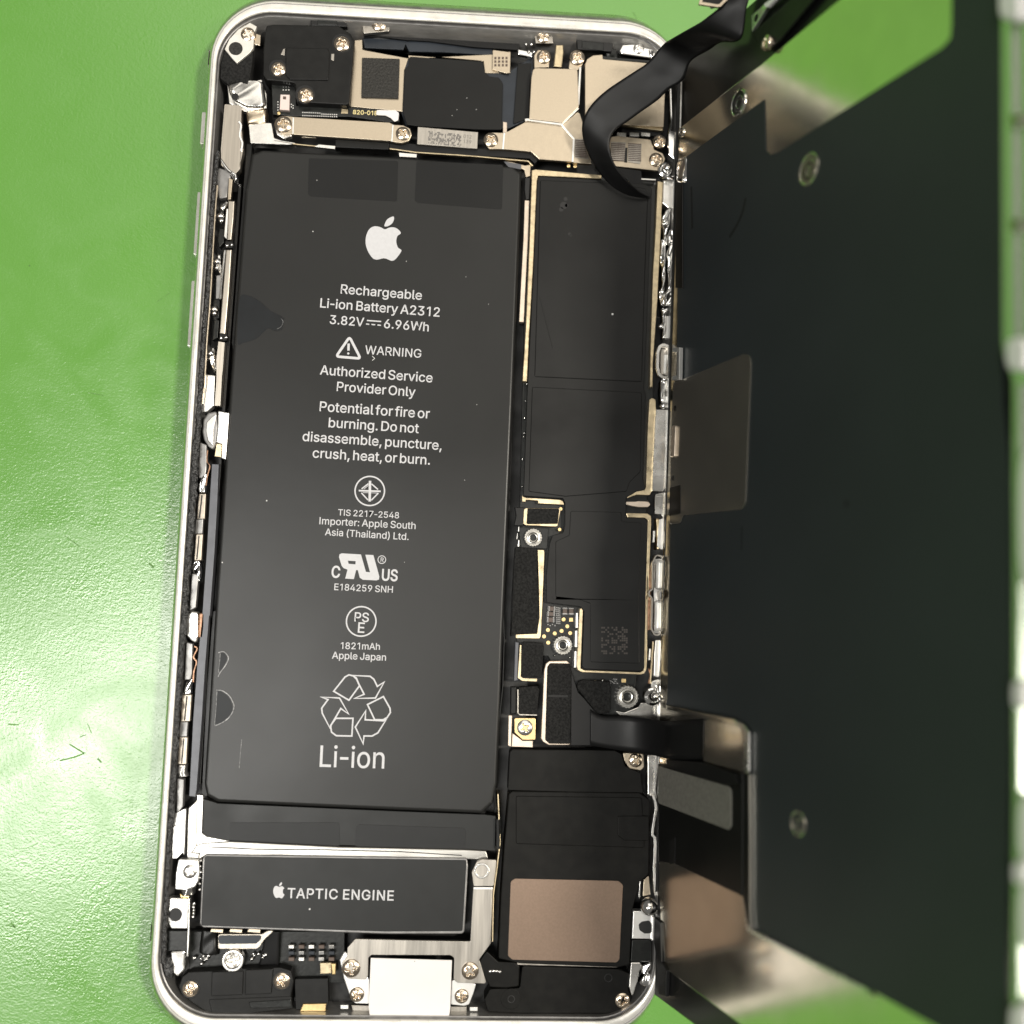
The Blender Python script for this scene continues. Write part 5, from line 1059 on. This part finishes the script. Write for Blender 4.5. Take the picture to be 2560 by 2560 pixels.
screw('C1', 735, 1000, 68, -1.05, cbk); screw('C1', 1697, 1075, 56, -1.05, cbk)
plate('strap_post', 'C1 665,1010 800,1060 805,1095 740,1118 680,1080', -1.5, .8, 'silver', cbk, r=.3, bev=.1)
uc = thing('connector_mount', 'shiny metal ledge and black plug under the beige camera strap', 'connector', 'C1 900,1120', -4)
plate('ledge', 'C1 455,1000 500,985 640,990 660,1110 720,1130 840,1150 790,1165 470,1152', -1.9, 1.5, 'silver', uc, r=.2, bev=.15)
rumple('ledge_spring', 'C1 430,900 445,1000', 'C1 600,880 600,990', -1.7, .3, 'nickel', uc, n=14, cross=12, seed=81)
plate('plug', 'C1 1150,1115 1592,1142 1582,1205 1150,1185', -1.9, 1.5, 'black_film', uc, r=.15, bev=.15)
plate('plug_edge', 'C1 885,1090 1000,1098 1000,1110 880,1105', -1.8, .4, 'nickel', uc); band('ledge_line', 'C1 660,1130 840,1160 1150,1190', .14, -1.9, .5, 'gold_rail', uc)
band('ledge_line', 'C1 1590,1195 1800,1225 C2 400,1040 530,1050 860,1080 890,1110', .16, -1.8, .6, 'gold_rail', uc)
band('black_trim', 'C1 1590,1170 1810,1190 C2 300,1010 530,1020 880,1040 920,1080', 1.0, -2.0, .8, 'flex_black', uc)
mp_ = thing('mesh_plate', 'beige backing plate with a dark woven mesh pad right of the camera', 'metal plate', 'C1 1500,640', -5)
plate('backing', 'C1 1310,325 1370,320 1372,400 1745,445 1750,470 C2 620,365 740,345 740,490 570,490 560,410 60,375 C1 1710,560 1695,900 1660,892 1275,858 1300,500', -2.4, .8, 'nickel', mp_, bev=.05)
plate('mesh_pad', 'C1 1368,462 1672,472 1662,792 1362,782', -2.1, .4, 'mesh_pad', mp_, r=.1, bev=.1)
plate('contact_tab', 'C2 622,335 742,350 738,488 715,492 620,465', -2.0, .3, 'nickel', mp_, r=.15, bev=.04)
tiny_rows('C2', [(640 + i * 25, 388 + j * 24) for i in range(4) for j in range(3)], 7, -1.93, 'cap_brown', mp_, 'contact_dimples')
plate('pale_corner', 'C2 810,475 880,478 875,500 830,540 808,530', -2.6, .3, 'pale_rail', mp_); plate('pale_corner', 'C2 690,815 718,820 718,890 690,890', -2.2, .4, 'pale_rail', mp_)
ff = thing('film_flex', 'broad black film flex sheet between the mesh pad and the beige shield', 'flex cable', 'C2 350,620', -4)
plate('blue_film', 'C2 20,450 60,380 300,395 700,500 890,380 895,470 870,560 865,800 730,860 640,870 40,840 10,760', -2.5, .5, 'navy', ff, bev=.04)
plate('film_sheet', 'C2 62,378 555,412 572,485 600,512 665,520 690,560 682,870 525,868 110,845 45,835 20,760 32,460 58,440', -1.95, .3, 'black_film', ff, r=.3, bev=.06)
plate('film_end', 'C2 790,430 880,420 872,560 865,790 760,830 780,560', -2.2, .3, 'black_film', ff, r=.2, bev=.05)
lab = plate('plug_label', 'C2 118,850 524,886 519,998 114,966', -1.4, .8, 'steel', ff, bev=.05)
cells = []
for i in range(30):
    for j in range(9):
        if rc.random() < .52:
            x, y = 190 + i * 7.4, 878 + j * 9.4 + i * .75; cells.append([BASE.uv((1000 + (x + a) / 2.683, (y + b_) / 2.683), -1.38) for a, b_ in ((0, 0), (6.5, 0), (6.5, 8.4), (0, 8.4))])
mat('etch_grey', (.16, .15, .14), .5)
flat_fill('etched_speckle', cells, BASE, -1.38, 'etch_grey', lab)
text('012', 'C2 425,925 480,930', -1.38, 'etch_grey', lab); text('139', 'C2 425,958 478,963', -1.38, 'etch_grey', lab)
for i, (x, y) in enumerate(((448, 658), (382, 735), (350, 775), (512, 735))): place_mesh('dust_speck', SPECK, 'C2', x, y, 2.6, -1.93, ff)
sh = thing('shield_plate', 'folded beige metal shield with angular bend lines at the top right', 'metal shield', 'C2 1000,800', -4)
plate('face', 'C2 890,470 905,455 1185,462 1192,480 1200,715 1090,825 865,798 880,520', -1.0, .6, 'nickel', sh, r=.12, bev=.07)
plate('face', 'C2 845,815 1075,838 1162,930 1155,1085 935,1068 880,1018 690,1000 600,1000 568,960 575,915 610,888 690,890 725,880', -1.35, .6, 'nickel', sh, r=.12, bev=.06)
plate('face', 'F7 500,770 530,790 560,880 590,1100 660,1330 670,1400 445,1385 465,1110 320,930 400,860', -1.35, .6, 'nickel', sh, bev=.06)
band('bend_line', 'C2 838,805 860,802 1082,832 1195,722', .38, -1.12, .5, 'silver', sh); band('bend_line', 'C2 1085,838 1166,930 1158,1085', .28, -1.28, .3, 'bright_silver', sh); band('bend_line', 'C2 700,890 690,1000', .25, -1.28, .3, 'bright_silver', sh)
band('bend_line', 'F7 535,230 510,690', .3, -1.1, .6, 'silver', sh)
screw('C2', 610, 938, 48, -1.25, sh)
tabs = ('C2 900,370 925,335 985,335 1005,380 1000,450 900,455', 'C2 1140,400 1160,345 1215,350 1240,390 1225,430 1195,470 1130,460')
for s in tabs: plate('screw_tab', s, -1.4, .6, 'nickel', sh, r=.25, bev=.06)
screw('C2', 965, 380, 46, -1.25, sh); screw('C2', 1190, 385, 50, -1.2, sh)
plate('spring_post', 'C2 1045,300 1095,300 1098,350 1085,450 1030,445 1040,350', -1.1, .6, 'gold_rail', sh, bev=.12); plate('post_foot', 'C2 790,330 890,350 885,385 790,365', -1.8, .5, 'chrome', sh, r=.2, bev=.1)
for i in range(4): place_mesh('solder_bead', SOLDER, 'C2', 845 + i * 18, 300 + (i % 2) * 50, 12, -1.8, sh)
pad = plate('ribbed_pad', 'F7 472,1095 570,1100 640,1340 465,1325', -1.28, .2, 'steel', sh, bev=.02)
for i in range(10): plate('rib', f'F7 {474},{1106+i*22} {575+i*6},{1112+i*22} {576+i*6},{1122+i*22} {474},{1116+i*22}', -1.22, .1, 'cap_brown', pad, bev=0)
for x, y in ((585, 110), (638, 112)): disc('gold_dot', 'D1', x, y, 15, -2.0, .3, 'gold', sh, bev=.05, n=12)
ts = thing('shield_cover', 'large beige metal plate under the black ribbon cable at the top right', 'metal shield', 'C2 1450,620', -4)
plate('plate_face', 'C2 1240,430 1255,395 1295,370 1360,365 1362,395 1700,425 1778,430 1778,640 1770,852 1500,838 1240,810', -1.05, .8, 'nickel', ts, r=.15, bev=.08)
band('plate_rim', 'F7 1060,925 1530,985', .35, -1.4, .5, 'gold_rail', ts); plate('shadow_strip', 'F7 1040,960 1530,1000 1500,1060 1030,1040', -2.4, .5, 'black_deep', ts)  # the black sheet stands in for the shadow beside the plate rim
for x in (1040, 1195, 1330): plate('shield_tooth', f'F7 {x-60},1015 {x+50},1025 {x+48},1070 {x-62},1060', -1.7, .4, 'silver', ts, bev=.05)
cc = thing('connector_cover', 'small beige connector cover with two screws and ribbed contacts by the right rim', 'bracket', 'C2 1560,1020', -4)
plate('cover_plate', 'F7 905,1075 980,1060 1385,1105 1410,1180 1430,1230 1530,1270 1560,1340 1500,1480 1440,1478 940,1425 880,1180', -1.3, .6, 'nickel', cc, r=.2, bev=.06)
for s, x0, x1 in (('F7 905,1130 1085,1140 1065,1370 905,1355', 908, 1075), ('F7 1115,1145 1278,1160 1260,1400 1105,1375', 1112, 1270)):
    pp = plate('ribbed_pad', s, -1.22, .2, 'steel', cc, bev=.02)
    for i in range(10): plate('rib', f'F7 {x0},{1150+i*22} {x1},{1158+i*22} {x1},{1168+i*22} {x0},{1160+i*22}', -1.18, .1, 'cap_brown', pp, bev=0)
plate('pad_gap', 'F7 1072,1200 1105,1203 1100,1385 1065,1380', -1.26, .1, 'black_deep', cc, bev=0)
screw('F7', 1495, 1128, 78, -1.1, cc); screw('F7', 1450, 1345, 82, -1.1, cc)
plate('cover_foot', 'F7 1270,1570 1450,1580 1450,1600 1270,1592', -1.5, .4, 'silver', cc)
plate('rim_stay', 'G1 945,760 965,760 975,1090 960,1130 1000,1130 985,1370 935,1330 930,1160 950,1060', -.6, 1.4, 'chrome', cc, bev=.12)

# ================================================================== upper ribbon cable
uf = thing('ribbon_cable', 'wide black ribbon cable curling from the display down to the logic board', 'flex cable', 'G1 500,1000', 0)
rb = [((1440, -70), (1650, -70), 17.2, 17.6), ((1440, 5), (1610, 70), 16.6, 16.8), ((1240, 172), (1560, 335), 14.5, 15.8), ((1070, 275), (1390, 362), 12.0, 12.5), ((960, 340), (1290, 425), 9.8, 10.0), ((885, 390), (1132, 525), 7.6, 7.6),
      ((760, 535), (1062, 690), 6.3, 6.3), ((650, 612), (945, 765), 5.6, 5.6), ((520, 697), (850, 857), 5.0, 5.0), ((400, 780), (720, 950), 4.5, 4.5), ((300, 870), (600, 1036), 4.0, 4.0), ((235, 955), (500, 1105), 3.6, 3.6), ((200, 1035), (445, 1165), 3.0, 3.4), ((190, 1115), (428, 1230), 2.4, 3.2),
      ((205, 1215), (432, 1310), 1.6, 2.9), ((240, 1310), (455, 1385), 1.0, 2.5), ((290, 1410), (490, 1450), .5, 2.1), ((380, 1535), (560, 1540), -.2, 1.5), ((480, 1625), (640, 1618), -.6, .6), ((600, 1685), (710, 1670), -.9, -.2), ((772, 1712), (776, 1700), -1.1, -1.0)]
ribbon('ribbon', [(P3('G1', *q[0]), q[2]) for q in rb], [(P3('G1', *q[1]), q[3]) for q in rb], 'flex_black', uf, thick=.16, cross=12, bow=.03)
plate('plug_end', 'F7 1180,1690 1280,1720 1380,1760 1385,1800 1300,1800 1170,1760', -1.15, .5, 'flex_black', uf, r=.1); plate('plug_end', 'F7 940,1430 1270,1480 1300,1700 1200,1680 1000,1500', -1.55, .3, 'flex_black', uf)

# ================================================================== display assembly
ds = thing('display_panel', 'opened display panel standing on the right rim, dark metal backed', 'display', 'P 1660,1500', 0, plane=BASE)
def lp(s, h=0): return [LID.uv(q, h) for q in px(s)]
a_top = LID.uv(px('F6 1130,215')[0], -.3)[0]
slab = [Vector((a, b_)) for a, b_ in ((-4.5, -.25), (a_top + 1.0, -.25), (a_top + 1.0, 64.5), (-4.5, 64.5))]
plate('front_glass', None, -.3, 1.6, 'lid_glass', ds, plane=LID, uvs=[slab[0], slab[1]] + fillet(slab, 6, 8)[18:], bev=.3, seg=3)
plate('rear_plate', 'C3 100,690 490,385 545,345 960,0 1230,-220 1700,-220 1760,0 1800,1344 P 2520,2560 P 2480,2900 D4 1500,2560 650,1932 230,1620 205,1340 195,1030 D4 200,480 P 1652,1500 P 1690,500 C3 105,850', .0, .25, 'mirror_plate', ds, plane=LID, bev=.08)
plate('black_film', 'C3 160,822 568,522 575,790 600,812 640,800 1500,250 1545,200 1552,120 1552,-220 1755,-220 1785,0 1812,130 1818,1344 P 2508,1000 P 2530,1200 P 2520,2560 P 2500,2900 P 2400,2600 D4 1348,1722 712,1392 690,1370 690,1225 690,280 620,222 235,142 P 1668,1745 P 1676,1300 P 1692,900 P 1697,450 C3 150,850', .12, .1, 'lid_film', ds, plane=LID, bev=.02, label='large matte black film')
plate('bronze_film', 'D6 85,628 130,622 440,492 470,500 478,540 450,1240 432,1275 135,1305 122,1345 68,1352 75,900', .25, .1, 'bronze_film', ds, plane=LID, r=.8, bev=.05)
for x, y in ((95, 765), (85, 1118)): disc('film_pit', 'D6', x, y, 9, .27, .02, 'black_deep', ds, plane=LID, bev=0, n=12)
plate('bar_reflection', 'F3 255,1172 285,1170 275,1425 242,1425', .6, .4, 'pale_rail', ds, plane=LID, r=.3, bev=.1)  # reflection in the panel edge, built as a solid pale bar
plate('film_tab', 'F3 240,1670 325,1650 325,1880 235,1900', .3, .1, 'black_film', ds, plane=LID, bev=.02)
band('frame_reflection', 'D1 1420,1592 1470,1590 1465,1815 1420,1820', .55, .8, .5, 'bright_silver', ds, plane=LID)  # mirror image of the rim's slot frame, built as solid wire
plate('edge_strip', 'F2 505,430 600,440 605,1932 500,1932', .3, .2, 'lid_glass', ds, plane=LID, bev=.05)
# countersunk holes
def hole(view, x, y, r, m='mirror_plate', f='lid_film'):
    disc('hole_ring', view, x, y, r, .2, .2, m, ds, plane=LID, bev=.12, n=32, hole=.84); disc('hole_floor', view, x, y, r * .86, .13, .1, f, ds, plane=LID, bev=0, n=24)
    disc('hole_boss', view, x + r * .10, y + r * .12, r * .62, .16, .1, m, ds, plane=LID, bev=.05, n=24, hole=.5)
hole('C3', 798, 888, 62, f='steel'); hole('D4', 975, 808, 54); hole('C3', 428, 538, 46, 'chrome', 'black_deep'); hole('C3', 130, 692, 15, 'chrome', 'black_deep')
# home button group near the hinge
plate('bracket_plate', 'D4 452,222 620,232 680,262 692,300 690,525 450,462', .55, .3, 'mirror_plate', ds, plane=LID, r=.6, bev=.1)
plate('chrome_edge', 'D4 625,222 668,245 700,292 698,528 670,525 668,300 640,262', .62, .3, 'silver', ds, plane=LID, r=.4, bev=.2)
plate('bracket_side', 'D4 668,530 698,532 704,1390 690,1370 668,1225', .5, .3, 'black_film', ds, plane=LID, bev=.1)
band('bracket_rim', 'D4 700,532 704,900 704,1300 710,1395', .12, .52, .3, 'mirror_plate', ds, plane=LID)
plate('lip_strip', 'D4 665,1225 700,1240 712,1395 1348,1722 1400,1780 1330,1745 690,1410', .35, .3, 'silver', ds, plane=LID, bev=.12)
plate('black_plate', 'D4 190,470 440,465 665,525 662,1215 280,1032 195,1020', .6, .5, 'black_film', ds, plane=LID, bev=.1)
plate('grey_label', 'D4 190,482 590,598 600,625 600,820 585,842 190,692', .75, .15, 'grey_label', ds, plane=LID, r=.5, bev=.05)
plate('cable_seat', 'D4 235,445 445,462 620,530 640,580 560,590 240,490', 1.0, .4, 'flex_black', ds, plane=LID, bev=.1)
plate('notch', 'D4 255,905 285,885 283,1030 255,1035', .7, .1, 'black_deep', ds, plane=LID, bev=0)
plate('stay_bar', 'D4 235,140 470,190 620,218 640,262 470,215 240,165', .7, .4, 'mirror_plate', ds, plane=LID, bev=.1)
# top speaker strip of the panel
plate('ear_strip', 'F6 1190,235 1500,-30 2000,-460 2150,-460 1400,150 1200,470', .6, .5, 'lid_frame', ds, plane=LID, bev=.1)
plate('ear_cover', 'F6 1200,490 1430,300 2150,-320 2500,-450 1932,235 1640,590 1480,745 1420,775 1330,690', .5, .3, 'black_plastic', ds, plane=LID, bev=.1)
place_mesh('screw', SCREW, 'F6', 1410, 640, 72, 1.0, ds, plane=LID)
disc('strip_hole', 'F6', 1270, 270, 36, .62, .05, 'black_deep', ds, plane=LID, bev=0)
plate('ear_gasket', 'F6 1380,60 1560,-60 1560,-20 1440,110 1400,105', .9, .4, 'clip_white', ds, plane=LID, r=.3)
# far edge of the panel: frame strip and snap clips
plate('edge_frame', 'P 2500,-120 2501,60 2504,860 2512,900 2530,950 2532,1400 2532,2000 2527,2700 2760,2700 2760,-120', .5, .8, 'lid_frame', ds, plane=LID, bev=.15)
band('edge_ridge', 'P 2526,-120 2528,60 2536,860', .3, .9, .4, 'lid_frame', ds, plane=LID); band('edge_ridge', 'P 2546,960 2546,2700', .35, 1.0, .6, 'lid_frame', ds, plane=LID)
for (x, y, rx_, ry_) in ((2520, 10, 28, 40), (2538, 885, 28, 42), (2572, 1290, 30, 170), (2545, 1735, 20, 36), (2566, 2070, 26, 80), (2548, 2180, 22, 30), (2566, 2290, 26, 85), (2545, 2560, 26, 50)):
    cpts = [(x + rx_ * math.copysign(abs(math.cos(t)) ** .6, math.cos(t)), y + ry_ * math.copysign(abs(math.sin(t)) ** .6, math.sin(t))) for t in [i * math.pi / 8 for i in range(16)]]
    plate('snap_clip', cpts, 1.6, 1.2, 'clip_white', ds, plane=LID, bev=.35, seg=3)
for y in (297, 560): plate('edge_notch', f'P 2524,{y-14} 2552,{y-14} 2552,{y+14} 2524,{y+14}', 1.0, .4, 'steel', ds, plane=LID, r=.2)
plate('wire_loop_base', 'F6 425,45 470,-30 850,-30 720,85 600,130 560,90', 17, .15, 'black_film', uf, bev=.02)
band('wire_loop', 'F6 450,-40 430,45 500,55 690,85 730,75 840,-40', .35, 17.2, .3, 'nickel', uf)
rumple('tab_reflection', 'F2 500,130 560,60 640,60', 'F2 530,440 590,450 630,440', .4, .2, 'chrome', ds, n=16, cross=10, seed=91, plane=LID)  # shiny tab modelled in place of a reflection on the panel
plate('corner_gasket', 'F4 490,920 580,1010 600,1640 640,1700 680,1780 C8 1700,1090 1660,1080 1655,1000 F4 540,1640 480,1340', .3, .5, 'black_deep', ds, plane=LID)

mat('smudge', (.012, .013, .013), .62, 0, .3)
for s_, w_ in (('C3 470,1040 455,1110 425,1180 385,1245', .5), ('C3 185,980 190,1200', .45), ('D6 432,1360 430,1480', .2), ('D6 950,1240 965,1255', .6)): band('smudge', s_, w_, .135, .01, 'smudge', ds, plane=LID, smooth=True, bev=0)
